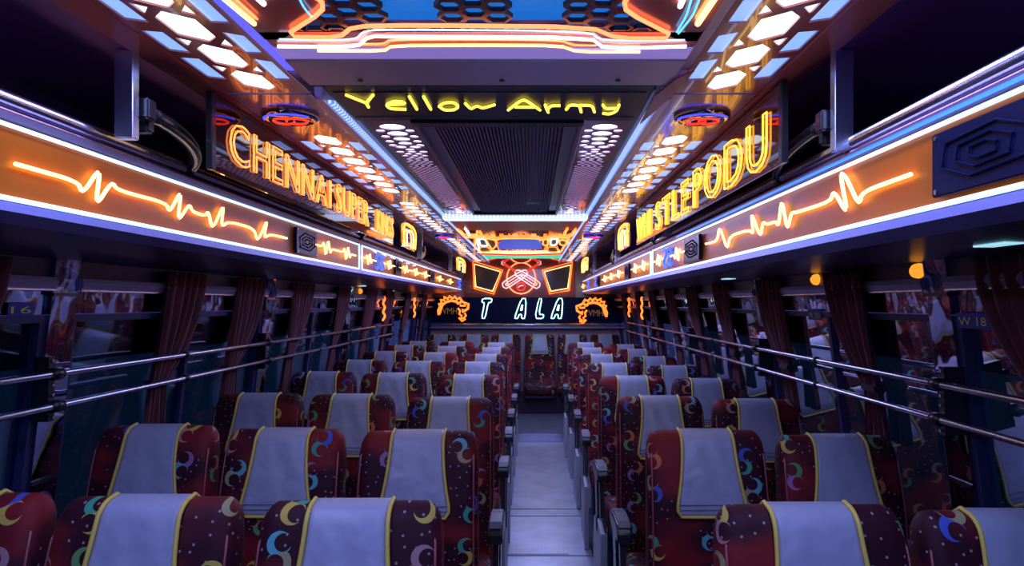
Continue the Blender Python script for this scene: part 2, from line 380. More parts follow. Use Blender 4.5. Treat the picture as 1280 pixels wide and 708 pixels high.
LAB = {-1: 'left', 1: 'right'}
pill = {-1: [-1.08, .42, 1.92, 3.42, 4.92, 6.42, 7.92], 1: [-1.1, .40, 1.89, 3.38, 4.86, 6.35, 7.85]}
wn = 0
STK = {(-1, 2): ('16', 1.80), (1, 2): ('W 18', 1.775), (-1, 3): ('19 20', 2.80), (1, 3): ('19 20', 2.78)}
BLUEST = mat('blue_sticker', (.03, .06, .42), .4)
YST = mat('yellow_print', (.85, .85, .15), .5)
for s in (-1, 1):
    X = lambda z: wallX(s, z)
    wall = mesh('wall_' + LAB[s], *prism([(X(-E), 0), (X(-.80), E - .80), (X(-.80) + s * .05, E - .80), (X(-E) + s * .06, 0)], Y0, Y1),
                mat('dark_wall_laminate', (.025, .022, .055), .4))
    tag(wall, 'dark laminate side wall below the windows on the %s side' % LAB[s], None, None, 'structure')
    mesh('header_panel', *prism([(X(.07), E + .07), (X(.14), E + .14), (X(.14) + s * .05, E + .14), (X(.07) + s * .05, E + .07)], Y0, Y1), DARKW, wall)
    # cavity wall above the rack
    mesh('cavity_lining', *prism([(s * 1.16 + XC, E + .13), (s * 1.14 + XC, E + .53), (s * 1.18 + XC, E + .53), (s * 1.20 + XC, E + .13)], Y0, Y1), mat('navy_cavity_lining', (.12, .10, .36), .5), wall)
    P = pill[s]
    for k, y in enumerate(P):
        zt, zb = .12, -.95
        c = [(X(zt) - s * .012, E + zt), (X(zb) - s * .012, E + zb), (X(zb) + s * .05, E + zb), (X(zt) + s * .05, E + zt)]
        pc = mesh('pillar_cover', *prism(c, y - .052, y + .052), MIRROR, wall)
        tag(pc, 'mirror-polished steel pillar cover')
        for za in (.03, -.47):
            mesh('joint_strip', *prism([(X(za) - s * .017, E + za), (X(za) - s * .017, E + za - .010), (X(za), E + za - .010), (X(za), E + za)], y - .054, y + .054), BLACKP, pc)
    for k, (a, b) in enumerate(zip(P, P[1:] + [Y1 + .05])):
        wn += 1; a += .052; b -= .052
        band = prism([(X(.07) - s * .02, E + .07), (X(.04) - s * .028, E + .055), (X(.038) - s * .02, E + .038), (X(.038) + s * .03, E + .038), (X(.07) + s * .03, E + .07)], a, b)
        wo = mesh('window_%d' % wn, *band, LILAC); wo['_w'] = (0, 0, 0)
        tag(wo, 'coach window, %s side, bay %d counted from the camera end' % (LAB[s], k + 1), None, None, 'structure')
        mesh('chrome_edge', *tube([(X(.035) - s * .02, a, E + .036), (X(.035) - s * .02, b, E + .036)], .0035), CHROME, wo)
        mesh('mirror_strip', *prism([(X(.034), E + .034), (X(-.028), E - .028), (X(-.028) + s * .02, E - .028), (X(.034) + s * .02, E + .034)], a, b), MIRROR, wo)
        if (s, k) in STK:
            t, yy = STK[(s, k)]
            yy = yy if k == 2 else yy
        mid = (a + b) / 2
        fr = []
        for y in (a, mid - .012, b - .022):
            fr.append(prism([(X(-.03) - s * .003, E - .03), (X(-.78) - s * .003, E - .78), (X(-.78) + s * .03, E - .78), (X(-.03) + s * .03, E - .03)], y, y + .022))
        for z in (-.03, -.765):
            fr.append(prism([(X(z) - s * .006, E + z), (X(z - .02) - s * .006, E + z - .02), (X(z - .02) + s * .03, E + z - .02), (X(z) + s * .03, E + z)], a, b))
        mesh('sliding_frame', *join(*fr), DARKW, wo)
        for q, (ya, yb) in enumerate(((a + .02, mid + .01), (mid - .01, b - .02))):
            d = s * (.010 + .010 * q)
            mesh('pane', *prism([(X(-.04) + d, E - .04), (X(-.775) + d, E - .775), (X(-.775) + d + s * .004, E - .775), (X(-.04) + d + s * .004, E - .04)], ya, yb), GLASS, wo)
        mesh('lilac_band', *prism([(X(-.05) + s * .026, E - .05), (X(-.17) + s * .026, E - .17), (X(-.17) + s * .028, E - .17), (X(-.05) + s * .028, E - .05)], a + .02, b - .02),
             mat('lilac_band_sheet', (.10, .10, .24), .5), wo)  # lilac sheet behind the upper part of the panes
    # seat-number stickers on the mirror strip
    for (y, t) in ([(1.765, '16'), (2.70, '19 20'), (4.3, '24'), (5.8, '28')] if s < 0 else [(1.755, 'W 18'), (2.74, '19 20'), (4.1, '23'), (5.6, '27')]):
        wo = [o for o in bpy.data.objects if o.name == 'window_%d' % (wn - len(P) + 1 + max(i for i, p in enumerate(P) if p < y))][0]
        hw = .045 if len(t) < 3 else .065
        X1 = lambda z: X(z) - s * .009
        zt, zb = (.002, -.032) if s < 0 else (-.022, -.062)
        st = mesh('seat_number_sticker', *prism([(X1(zt), E + zt), (X1(zb), E + zb), (X1(zb) + s * .002, E + zb), (X1(zt) + s * .002, E + zt)], y - hw, y + hw), BLUEST, wo)
        tag(st, 'blue sticker with yellow characters')
        flat_text(t, (zt - zb) * .55, (lambda u_, v_, y=y, hw=hw: (X(zb + .008 + v_) - s * .0105, (y - hw + .008 + u_) if s < 0 else (y + hw - .008 - u_), E + zb + .008 + v_)), YST, st, 'sticker_text', width=2 * hw - .02)

# surroundings seen dimly through the glass: the yard's boundary
for s in (-1, 1):
    o = mesh('boundary_wall', *box(s * 3.2 - .1, s * 3.2 + .1, -6, 14, -1.0, E - .35), mat('dull_green_render', (.07, .26, .20), .9, noise=(2, .3)))
    tag(o, 'dull green yard wall seen dimly through the %s windows' % LAB[s], 'wall', None, 'structure')
    o3 = mesh('boundary_wall', *box(s * 3.3 - .1, s * 3.3 + .1, -6, 14, E - .35, E + 1.2), mat('dull_lilac_render', (.32, .30, .52), .9, noise=(1.5, .2)))
    tag(o3, 'dull lilac upper yard wall seen dimly through the %s windows' % LAB[s], 'wall', None, 'structure')
    o2 = mesh('ground', *box(s * 1.5, s * 9, -6, 14, -1.1, -1.0) if s > 0 else box(-9, -1.5, -6, 14, -1.1, -1.0), mat('dark_asphalt', (.03, .03, .04), .9, noise=(20, .3)))
    tag(o2, 'dark asphalt outside the %s windows' % LAB[s], None, None, 'structure')
for s, ys in ((1, (2.69, 1.98)), (-1, (5.2,))):  # amber domes with a glow of their own, added along the header
    for y in ys:
        c = Vector((wallX(s, .085) - s * .004, y, E + .092))
        V, Fc = [], []
        n = 14
        for ring, (rr, dd) in enumerate(((.027, 0), (.024, .011), (.013, .019))):
            for k in range(n):
                a = 2 * PI * k / n; V.append((c.x - s * dd, c.y + rr * 1.25 * math.cos(a), c.z + rr * .8 * math.sin(a)))
        for ring in range(2):
            for k in range(n): Fc.append((ring * n + k, ring * n + (k + 1) % n, (ring + 1) * n + (k + 1) % n, (ring + 1) * n + k))
        Fc += [tuple(range(2 * n, 3 * n)), tuple(range(n))[::-1]]
        o = mesh('amber_dome', V, Fc, AMBER, smooth=True, cen=(c.x, c.y, c.z))
        tag(o, {(1, 2.69): 'glowing amber oval dome above the right windows, farther one, by a curtain top', (1, 1.98): 'glowing amber oval dome above the right windows, nearer one, beside the mirror pillar', (-1, 5.2): 'small glowing amber oval dome above the left windows under the rack'}[(s, y)], 'lamp')

# ------------------------------------------------------------------ ceiling
ZC = .53
cl = mesh('ceiling', *box(-1.27, 1.07, Y0, Y1, E + ZC + .045, E + ZC + .085), CAVI); cl['_w'] = (0, 0, 0)
tag(cl, 'coach ceiling of lit lattice panels, grille and neon outlines', None, None, 'structure')
Z = E + ZC
def hexholes(x_in, x_out, y0, y1, s):
    """elongated hexagon lattice: column of hexagons, triangles at their waists, slots at both sides"""
    W = abs(x_in - x_out); cx = (x_in + x_out) / 2; H = []; n = max(1, round((y1 - y0 - .02) / .165)); p = (y1 - y0 - .02) / n
    def P(u, v, yc): return (cx + s * u * W, yc + v * p)
    for i in range(n):
        yc = y0 + .01 + p * (i + .5)
        H.append([P(u, v, yc) for u, v in ((.04, -.47), (.165, -.30), (.165, .24), (-.04, .47), (-.165, .30), (-.165, -.24))])
        if i < n - 1:
            ye = yc + p / 2
            H.append([P(u, v, ye) for u, v in ((.115, -.07), (.225, -.19), (.225, .13))])
            H.append([P(u, v, ye) for u, v in ((-.115, .07), (-.225, .19), (-.225, -.13))])
            L = .36 if i % 3 else .44
            H.append([P(u, v, ye) for u, v in ((.275, -L), (.45, -L - .05), (.45, L - .10), (.275, L))])
            H.append([P(u, v, ye) for u, v in ((-.275, -L), (-.44, -L + .12), (-.44, L + .02), (-.275, L))])
    return H
for s in (-1, 1):
    xi, xo = XC + s * .455, XC + s * .665
    xm = (xi + xo) / 2
    for a, b in ((-1.7, -.05), (-.04, 1.775), (2.205, 3.42), (3.43, 3.66), (3.67, 5.28), (5.72, 7.3), (7.31, 8.9)):
        o_ = [(xi, a), (xo, a), (xo, b), (xi, b)]
        if b - a < .5:                                    # finely pierced middle section
            H = []
            for i in range(7):
                for j in range(6):
                    x = xi + (xo - xi) * (j + .5 + .25 * (i % 2)) / 6.4; y = a + (b - a) * (i + .5) / 7
                    H.append([(x + .010 * math.cos(t), y + .009 * math.sin(t)) for t in [k * PI / 3 for k in range(6)]])
        else: H = hexholes(xi, xo, a, b, s)
        bd = board('lattice_panel', o_, H, Z - .002, Z + .002, BOARD, cl)
        mesh('diffuser', *box(min(xi, xo) + .006, max(xi, xo) - .006, a + .004, b - .004, Z + .0025, Z + .006), DIFF, bd, cen=(xm, (a + b) / 2, Z + .004))
    # plain glossy section that carries the round lamps
    for a, b in ((1.785, 2.195), (5.29, 5.71)):
        mesh('plain_panel', *box(min(xi, xo), max(xi, xo), a, b, Z - .004, Z + .006), PURPB, cl)
    # outer glossy strip over the rack opening, reflecting the neon
    xa, xb = XC + s * .668, XC + s * .735
    mesh('outer_trim', *box(min(xa, xb), max(xa, xb), Y0, 9.0, Z - .004, Z + .006), BOARD, cl)
    xa, xb = XC + s * .735, XC + s * 1.15
    mesh('cavity_roof', *box(min(xa, xb), max(xa, xb), Y0, 9.0, Z + .002, Z + .012), CAVI, cl)
    # cove: dark groove and LED strip of small cells
    xa, xb = XC + s * .432, XC + s * .452
    mesh('cove_lip', *box(min(xa, xb), max(xa, xb), 1.80, 9.0, Z - .012, Z + .02), LILAC, cl)
    xa, xb = XC + s * .412, XC + s * .428
    st = mesh('led_strip', *box(min(xa, xb), max(xa, xb), 1.84, 4.27, Z - .010, Z - .002), LEDCELL, cl)
    mesh('led_strip', *tube([(XC + s * .43, 4.3, Z - .008), (XC + s * .43, 8.6, Z - .008)], .006), LEDLB, cl)
    xa, xb = XC + s * .385, XC + s * .408
    mesh('groove', *box(min(xa, xb), max(xa, xb), 1.76, 4.27, Z + .002, Z + .01), BLACKP, cl)
    # front blue cove strip beside the tray
    xa, xb = XC + s * .432, XC + s * .452
    mesh('blue_led_strip', *box(min(xa, xb), max(xa, xb), Y0, 1.60, Z - .004, Z + .004), LEDB if s < 0 else LILAC, cl)
    # round-pierced panel beside the grille
    xi2, xo2 = XC + s * .252, XC + s * .383
    H = []; y = 2.085; row = 0; W = abs(xo2 - xi2); xm2 = (xi2 + xo2) / 2
    while y < 4.17:
        t = abs((y - 3.14) / 1.04); r = .0075 + .030 * max(0, (t - .35) / .65) ** 1.7
        if r > .022:
            H.append([(xm2 + r * math.cos(k * PI / 8), y + r + r * .95 * math.sin(k * PI / 8)) for k in range(16)])
            q = min(.017, W / 2 - r - .004 + .008)
            for sgn in (-1, 1): H.append([(xm2 + sgn * .045 + q * .85 * math.cos(k * PI / 6), y + 2 * r + .006 + q * math.sin(k * PI / 6)) for k in range(12)])
            y += 2 * r + .012
        else:
            stp = 2 * r + .008; nn = max(2, int((W - .010) / stp)) - row % 2
            for j in range(nn):
                x = xm2 + (j - (nn - 1) / 2) * stp
                H.append([(x + r * math.cos(k * PI / 4), y + r + r * math.sin(k * PI / 4)) for k in range(8)])
            y += 2 * r * .87 + .007
        row += 1
    H = [h for h in H if all(min(xi2, xo2) + .002 < p[0] < max(xi2, xo2) - .002 and 2.05 < p[1] < 4.19 for p in h)]
    rp = board('pierced_panel', [(xi2, 2.045), (xo2, 2.045), (xo2, 4.195), (xi2, 4.195)], H, Z - .002, Z + .002, PURPB, cl)
    mesh('diffuser', *box(min(xi2, xo2) + .004, max(xi2, xo2) - .004, 2.05, 4.19, Z + .0025, Z + .006), DIFF2, rp, cen=((xi2 + xo2) / 2, 3.1, Z + .004))

# AC grille
g = thing('air_grille', 'long dark ribbed air-conditioning grille in the middle of the ceiling', 'grille', (XC, 3.1, Z))
gx0, gx1, gy0, gy1 = XC - .25, XC + .25, 2.045, 4.19
mesh('back_plate', *box(gx0, gx1, gy0, gy1, Z + .022, Z + .026), BLACKP, g)
for x in (gx0, gx1 - .014):
    mesh('grille_frame', *box(x, x + .014, gy0, gy1, Z - .008, Z + .02, .002), NAVYMET, g)
for x in (gx0 + .014, gx1 - .054):
    mesh('side_rail', *box(x, x + .04, gy0, gy1, Z + .006, Z + .02), NAVYMET, g)
for y in (gy0, gy1 - .05):
    mesh('grille_frame', *box(gx0, gx1, y, y + .05, Z - .009, Z + .02, .002), NAVY, g)
SLM = mat('dark_slat', (.09, .10, .36), .5)
sl0 = None; ns = 34
for i in range(ns):
    x = gx0 + .060 + (gx1 - gx0 - .12) * (i + .5) / ns
    if sl0 is None: sl0 = mesh('slat', *box(-.0035, .0035, gy0 + .05, gy1 - .05, Z + .001, Z + .016), SLM, g, cen=(0, 0, 0)); sl0.location = Vector((x, 0, 0)) - Vector(g['_w'])
    else:
        c = sl0.copy(); C.objects.link(c); c.location = Vector((x, 0, 0)) - Vector(g['_w'])

# "Yellow Army" board
ya = thing('neon_sign', 'dark blue ceiling board with yellow neon words Yellow Army in front of the grille', 'sign', (XC, 1.9, Z))
xl, yl = XC - .44, 1.745
mesh('sign_panel', *box(XC - .405, XC + .40, 1.71, 2.035, Z - .004, Z + .004, .002), NAVY, ya)
mesh('sign_border', *join(box(XC - .395, XC + .385, 2.000, 2.002, Z - .0055, Z - .0035), box(XC - .395, XC + .385, 1.765, 1.767, Z - .0055, Z - .0035)), NAVYMET, ya)
def z2(zx, zy, z=ZC - .0085):          # crop pixels of the left half of the board
    return ceil_pt(340 + zx / 4.885, zy / 4.883, z)
def z3(zx, zy, z=ZC - .0085):          # crop pixels of the right half
    return ceil_pt(600 + zx / 4.267, zy / 4.267, z)
strokes = [
    [[z2(452, 580), z2(575, 630)], [z2(618, 580), z2(575, 630), z2(590, 655)]],
    [[z2(697, 640), z2(815, 635), z2(800, 622), z2(740, 618), z2(695, 640), z2(720, 665), z2(820, 668)]],
    [[z2(838, 590), z2(885, 668)]], [[z2(925, 590), z2(970, 668)]],
    [[z2(1020, 650), z2(1050, 628), z2(1110, 625), z2(1140, 650), z2(1115, 672), z2(1050, 673), z2(1020, 650)]],
    [[z2(1180, 632), z2(1215, 668), z2(1250, 645), z2(1285, 662), z2(1360, 640)], ],
    [[z3(150, 588), z3(220, 535), z3(245, 535), z3(320, 588)], [z3(185, 572), z3(290, 572)]],
    [[z3(347, 560), z3(364, 600)], [z3(358, 588), z3(378, 564), z3(428, 564)]],
    [[z3(460, 585), z3(478, 560), z3(530, 562), z3(540, 598)], [z3(530, 562), z3(598, 562), z3(610, 598)]],
    [[z3(655, 560), z3(668, 580), z3(725, 578)], [z3(742, 560), z3(728, 595), z3(690, 610), z3(655, 605)]],
]
for L in strokes:
    mesh('neon_letter', *join(*[tube(chaikin(p, 2), .0038) for p in L]), NEONLEM, ya, smooth=True)

# transverse beam and neon-edged fascia ahead of the board
bm_ = mesh('cross_beam', *join(prism([(1.522, Z - .004), (1.53, Z - .008), (1.695, Z - .008), (1.705, Z - .004), (1.705, Z + .02), (1.522, Z + .02)], XC - .43, XC + .43, 'x')), BEAM, cl)
tag(bm_, 'grey-blue metal cross beam with bolts')
for x in (-.30, .03, .30):
    mesh('bolt', *tube([(XC + x, 1.655, Z - .012), (XC + x, 1.655, Z - .006)], .006, 8), BLACKP, bm_)
mesh('fascia_strip', *box(XC - .43, XC + .43, 1.456, 1.520, Z - .006, Z + .02), glow('lilac_light_strip', (.20, .14, .46), 1.0), cl)
mesh('fascia_strip', *box(XC - .43, XC + .43, 1.375, 1.455, Z - .004, Z + .02), BOARD, cl)
def cpx(L, dz=.010): return [ceil_pt(x, y, ZC - dz) for x, y in L]
def neon(name, L, r, m, parent, closed=False, it=2):
    return mesh(name, *tube(chaikin(L, it, closed), r, 6, closed), m, parent, smooth=True)
neon('neon_tube', cpx([(380, -8), (402, 0), (404, 14), (354, 46), (424, 47), (441, 33), (520, 31.5), (738, 34), (772, 48), (848, 48), (783, 15), (780, 0), (800, -10)]), .0042, NEONOP, cl, it=1)
neon('neon_tube', cpx([(347, 58), (446, 59), (461, 45), (500, 46), (738, 47), (756, 61), (858, 58)]), .0036, NEONW, cl, it=1)
neon('neon_tube', cpx([(349, 49), (444, 50.5), (455, 38), (500, 37), (738, 39), (750, 51), (856, 50)], .012), .0018, LEDW, cl)
neon('neon_tube', cpx([(397, 63.5), (480, 64), (490, 57), (600, 56.5), (700, 57), (722, 65), (800, 65)]), .0032, NEONWY, cl, it=1)
neon('neon_tube', cpx([(452, 55), (479, 55), (488, 49), (700, 50), (716, 57), (745, 57)], .012), .0018, NEONOP, cl)
neon('neon_tube', cpx([(268, -12), (318, 30)]), .0050, NEONWY, cl)
neon('neon_tube', cpx([(283, -12), (322, 24)], .010), .0018, NEONOP, cl)
neon('neon_tube', cpx([(900, -12), (872, 30)]), .0055, NEONY, cl)
neon('neon_tube', cpx([(318, -6), (330, 5)]), .0050, NEONW, cl)
neon('neon_tube', cpx([(856, -6), (850, 8)]), .0050, NEONW, cl)
neon('neon_tube', cpx([(372, -6), (380, 10), (392, 24)], .010), .0018, NEONC, cl)
neon('neon_tube', cpx([(866, -6), (858, 20), (846, 40)], .010), .0020, NEONC, cl)
neon('neon_tube', cpx([(876, -6), (866, 20), (848, 42)], .010), .0020, NEONC, cl)
# tray: blue backlit acrylic behind a hexagon lattice
tray = mesh('backlit_panel', *box(XC - .44, XC + .44, Y0, 1.48, Z + .030, Z + .034), BLUEAC, cl)
for s in (-1, 1):
    c = [ceil_pt(*p, ZC) for p in (((352, 47), (404, 15), (398, -6), (330, -120)) if s < 0 else ((850, 49), (783, 15), (782, -6), (830, -120)))]
    xe = XC + s * .432
    pl = [(p[0], p[1]) for p in c] + [(xe, c[3][1]), (xe, c[0][1])]
    mesh('corner_panel', *prism(pl, Z - .004, Z + .006, 'z'), BOARD, cl)
def ring(cx, cy, r, wd, sx=1.0):
    o_ = [(cx + r * sx * math.cos(k * PI / 3), cy + r * math.sin(k * PI / 3)) for k in range(6)]
    i_ = [(cx + (r - wd) * sx * math.cos(k * PI / 3), cy + (r - wd) * math.sin(k * PI / 3)) for k in range(6)]
    V = [(p[0], p[1], z) for z in (Z - .003, Z + .006) for p in o_ + i_]
    Fc = []
    for k in range(6):
        j = (k + 1) % 6; Fc += [(k, j, 6 + j, 6 + k), (12 + k, 18 + k, 18 + j, 12 + j), (k, 12 + k, 12 + j, j), (6 + k, 6 + j, 18 + j, 18 + k)]
    return V, Fc
HEXB = mat('orange_black_lattice', (.14, .030, .015), .3)
for ccx in (-.375, -.145, .085):
    parts = []
    for i in range(-14, 1):
        for j in range(3):
            y = 1.358 + i * .0485 - (.024 if j % 2 else 0); parts.append(ring(XC + .10 + ccx + (j - 1) * .042 + .04, y, .028, .006))
    mesh('hex_lattice', *join(*parts), HEXB, cl)
mesh('hex_border', *join(*[ring(XC - .36 + i * .042, 1.378 + (.01 if i % 2 else 0), .024, .006) for i in range(18)]), BLACKP, cl)

# round lamps with red twin loops
def round_lamp(x, y, label, s):
    t = thing('ceiling_lamp', label, 'lamp', (x, y, Z), 'round ceiling lamps with red loops')
    V, Fc = [], []; n = 28
    for rr, zz in ((.074, -.004), (.074, -.014), (.062, -.018), (.054, -.008), (.0, -.006)):
        for k in range(n):
            a = 2 * PI * k / n; V.append((x + rr * 1.05 * math.cos(a), y + rr * math.sin(a), Z + zz))
    for q in range(4):
        for k in range(n): Fc.append((q * n + k, q * n + (k + 1) % n, (q + 1) * n + (k + 1) % n, (q + 1) * n + k))
    mesh('bezel', V, Fc, MIRROR, t, smooth=True)
    for d in (-.018, .018):
        mesh('neon_loop', *tube([(x + d + .028 * math.cos(a), y + .030 * math.sin(a), Z - .020) for a in [k * PI / 10 + (0 if d < 0 else PI) for k in range(18)]], .0032), NEONR, t, smooth=True)
    mesh('blue_ring', *tube([(x + .070 * math.cos(a), y + .066 * math.sin(a), Z - .0165) for a in [PI * 1.05 + k * PI / 14 for k in range(12)]], .0035), LEDB, t, smooth=True)
for s, y, lb in ((-1, 1.985, 'chrome round ceiling lamp with red loops, left side, nearest the camera'), (1, 1.985, 'chrome round ceiling lamp with red loops, right side, nearest the camera'),
                 (-1, 5.5, 'chrome round ceiling lamp with red loops, left side, far one'), (1, 5.5, 'chrome round ceiling lamp with red loops, right side, far one')):
    round_lamp(XC + s * .575, y, lb, s)
# glossy orange wedge beside the right end of the board
mesh('corner_wedge', *prism([ceil_pt(800, 150, ZC)[:2], ceil_pt(838, 116, ZC)[:2], ceil_pt(868, 82, ZC)[:2], ceil_pt(846, 92, ZC)[:2], ceil_pt(818, 114, ZC)[:2]], Z - .013, Z - .009, 'z'), mat('orange_gloss', (.50, .14, .02), .2, coat=.5), cl)

# rear part of the ceiling
mesh('led_bar', *box(XC - .43, XC + .43, 4.20, 4.33, Z - .026, Z + .004), LEDCELLW, cl)
mesh('red_panel', *box(XC - .43, XC + .43, 4.60, 5.10, Z - .004, Z + .006), REDB, cl)
mesh('grey_strip', *box(XC - .43, XC + .43, 4.34, 4.59, Z - .006, Z + .006), REDB, cl)
RG = mat('blue_mirror_gloss', (.10, .12, .42), .06, metal=.7, coat=.5)
mesh('rear_gloss_panel', *box(XC - .43, XC + .43, 5.11, 9.1, Z - .002, Z + .006), RG, cl)
def zr(zx, zy, dz=.010): return ceil_pt(540 + zx / 5.818, 255 + zy / 5.822, ZC - dz)
mesh('blue_panel', *prism([zr(480, 300)[:2], zr(520, 262)[:2], zr(760, 262)[:2], zr(800, 300)[:2], zr(800, 335)[:2], zr(490, 335)[:2]], Z - .006, Z - .003, 'z'), glow('blue_light_panel', (.05, .10, .62), .9), cl)
DBOX = mat('dark_box_panel', (.03, .02, .02), .3)
for k, (q, m) in enumerate(((((340, 255), (385, 255), (410, 305), (350, 305)), NEONW), (((345, 315), (405, 312), (435, 345), (350, 348)), NEONO), (((385, 250), (460, 262), (470, 300), (440, 335), (415, 300)), NEONYO),
               (((865, 255), (915, 255), (905, 300), (860, 300)), NEONW), (((845, 312), (905, 312), (920, 350), (840, 348)), NEONO), (((925, 262), (970, 265), (985, 300), (930, 300)), NEONYO),
               (((810, 255), (840, 255), (845, 300), (805, 300)), NEONYO))):
    P = [zr(*p) for p in q]
    mesh('dark_inlay', *prism([p[:2] for p in P], Z - .008, Z - .003, 'z'), DBOX, cl)
    neon('neon_tube', P, .007, m, cl, closed=True, it=1)
neon('neon_tube', [zr(190, 190), zr(240, 245), zr(380, 245), zr(470, 262), zr(520, 250), zr(760, 250), zr(800, 265), zr(870, 245), zr(1010, 245), zr(1045, 185)], .007, NEONYO, cl)
neon('neon_tube', [zr(330, 350), (zr(360, 352)), zr(640, 362), zr(930, 352)], .008, NEONWY, cl)
neon('neon_tube', [zr(350, 362), zr(640, 372), zr(940, 362)], .012, NEONR, cl)
mesh('green_led_panel', *prism([zr(350, 370)[:2], zr(935, 370)[:2], zr(950, 400)[:2], zr(360, 400)[:2]], Z - .006, Z - .003, 'z'), NEONGR, cl)
for i, (zx, wd) in enumerate(((235, 60), (310, 22), (360, 18), (400, 30), (470, 30), (540, 12), (575, 40), (625, 28), (670, 28), (720, 40), (820, 25), (880, 60), (940, 22))):
    mesh('amber_dash', *box(zr(zx, 187)[0], zr(zx + wd, 187)[0], 5.40, 5.52, Z - .008, Z - .003), NEONO if i % 3 else NEONOP, cl)
for a, b in (((240, 180), (270, 230)), ((960, 230), (985, 180)), ((320, 260), (350, 345)), ((1000, 250), (940, 350)), ((330, 200), (310, 330)), ((345, 205), (365, 240))):
    neon('neon_tube', [zr(*a), zr((a[0] + b[0]) / 2, (a[1] + b[1]) / 2), zr(*b)], .007, random.choice([NEONYO, NEONW, NEONOP]), cl)

# ------------------------------------------------------------------ luggage racks
hbL1 = [(12, 205), (91, 227), (97, 243), (120, 208), (113, 259), (134, 227), (141, 238), (203, 254), (207, 266), (222, 237), (217, 278), (232, 255), (236, 265), (255, 270), (259, 288), (276, 254), (271, 284), (282, 277), (314, 286), (318, 303), (331, 273), (326, 298), (334, 293), (355, 298)]
hbL1 = [(12, 205), (91, 227), (97, 243), (120, 208), (113, 259), (134, 227), (141, 238), (203, 254), (207, 266), (222, 237), (217, 278), (232, 255), (236, 265), (252, 270), (256, 264), (261, 288), (276, 254), (272, 284), (282, 277), (314, 286), (318, 303), (331, 273), (326, 298), (334, 293), (355, 298)]
hbR1 = [(885.6, 305), (900, 302), (903, 282), (913, 313), (916, 295), (941, 287.5), (946, 293), (943, 264), (955, 298), (958, 277), (963, 281), (974, 277), (978, 283), (982, 247), (989, 289), (994, 266), (1000, 266), (1044, 252), (1048, 238), (1066, 270), (1056, 216), (1063, 220), (1080, 257), (1084, 240), (1146, 218)]
FACE = {-1: -.92, 1: .66}; DZ = {-1: 0.0, 1: -.026}
def face_pt(px, py, s, off=.011):
    Y = abs(FACE[s]) * F / abs(px - 665); return (FACE[s] - s * off, Y, E + (380 - py) * Y / F)
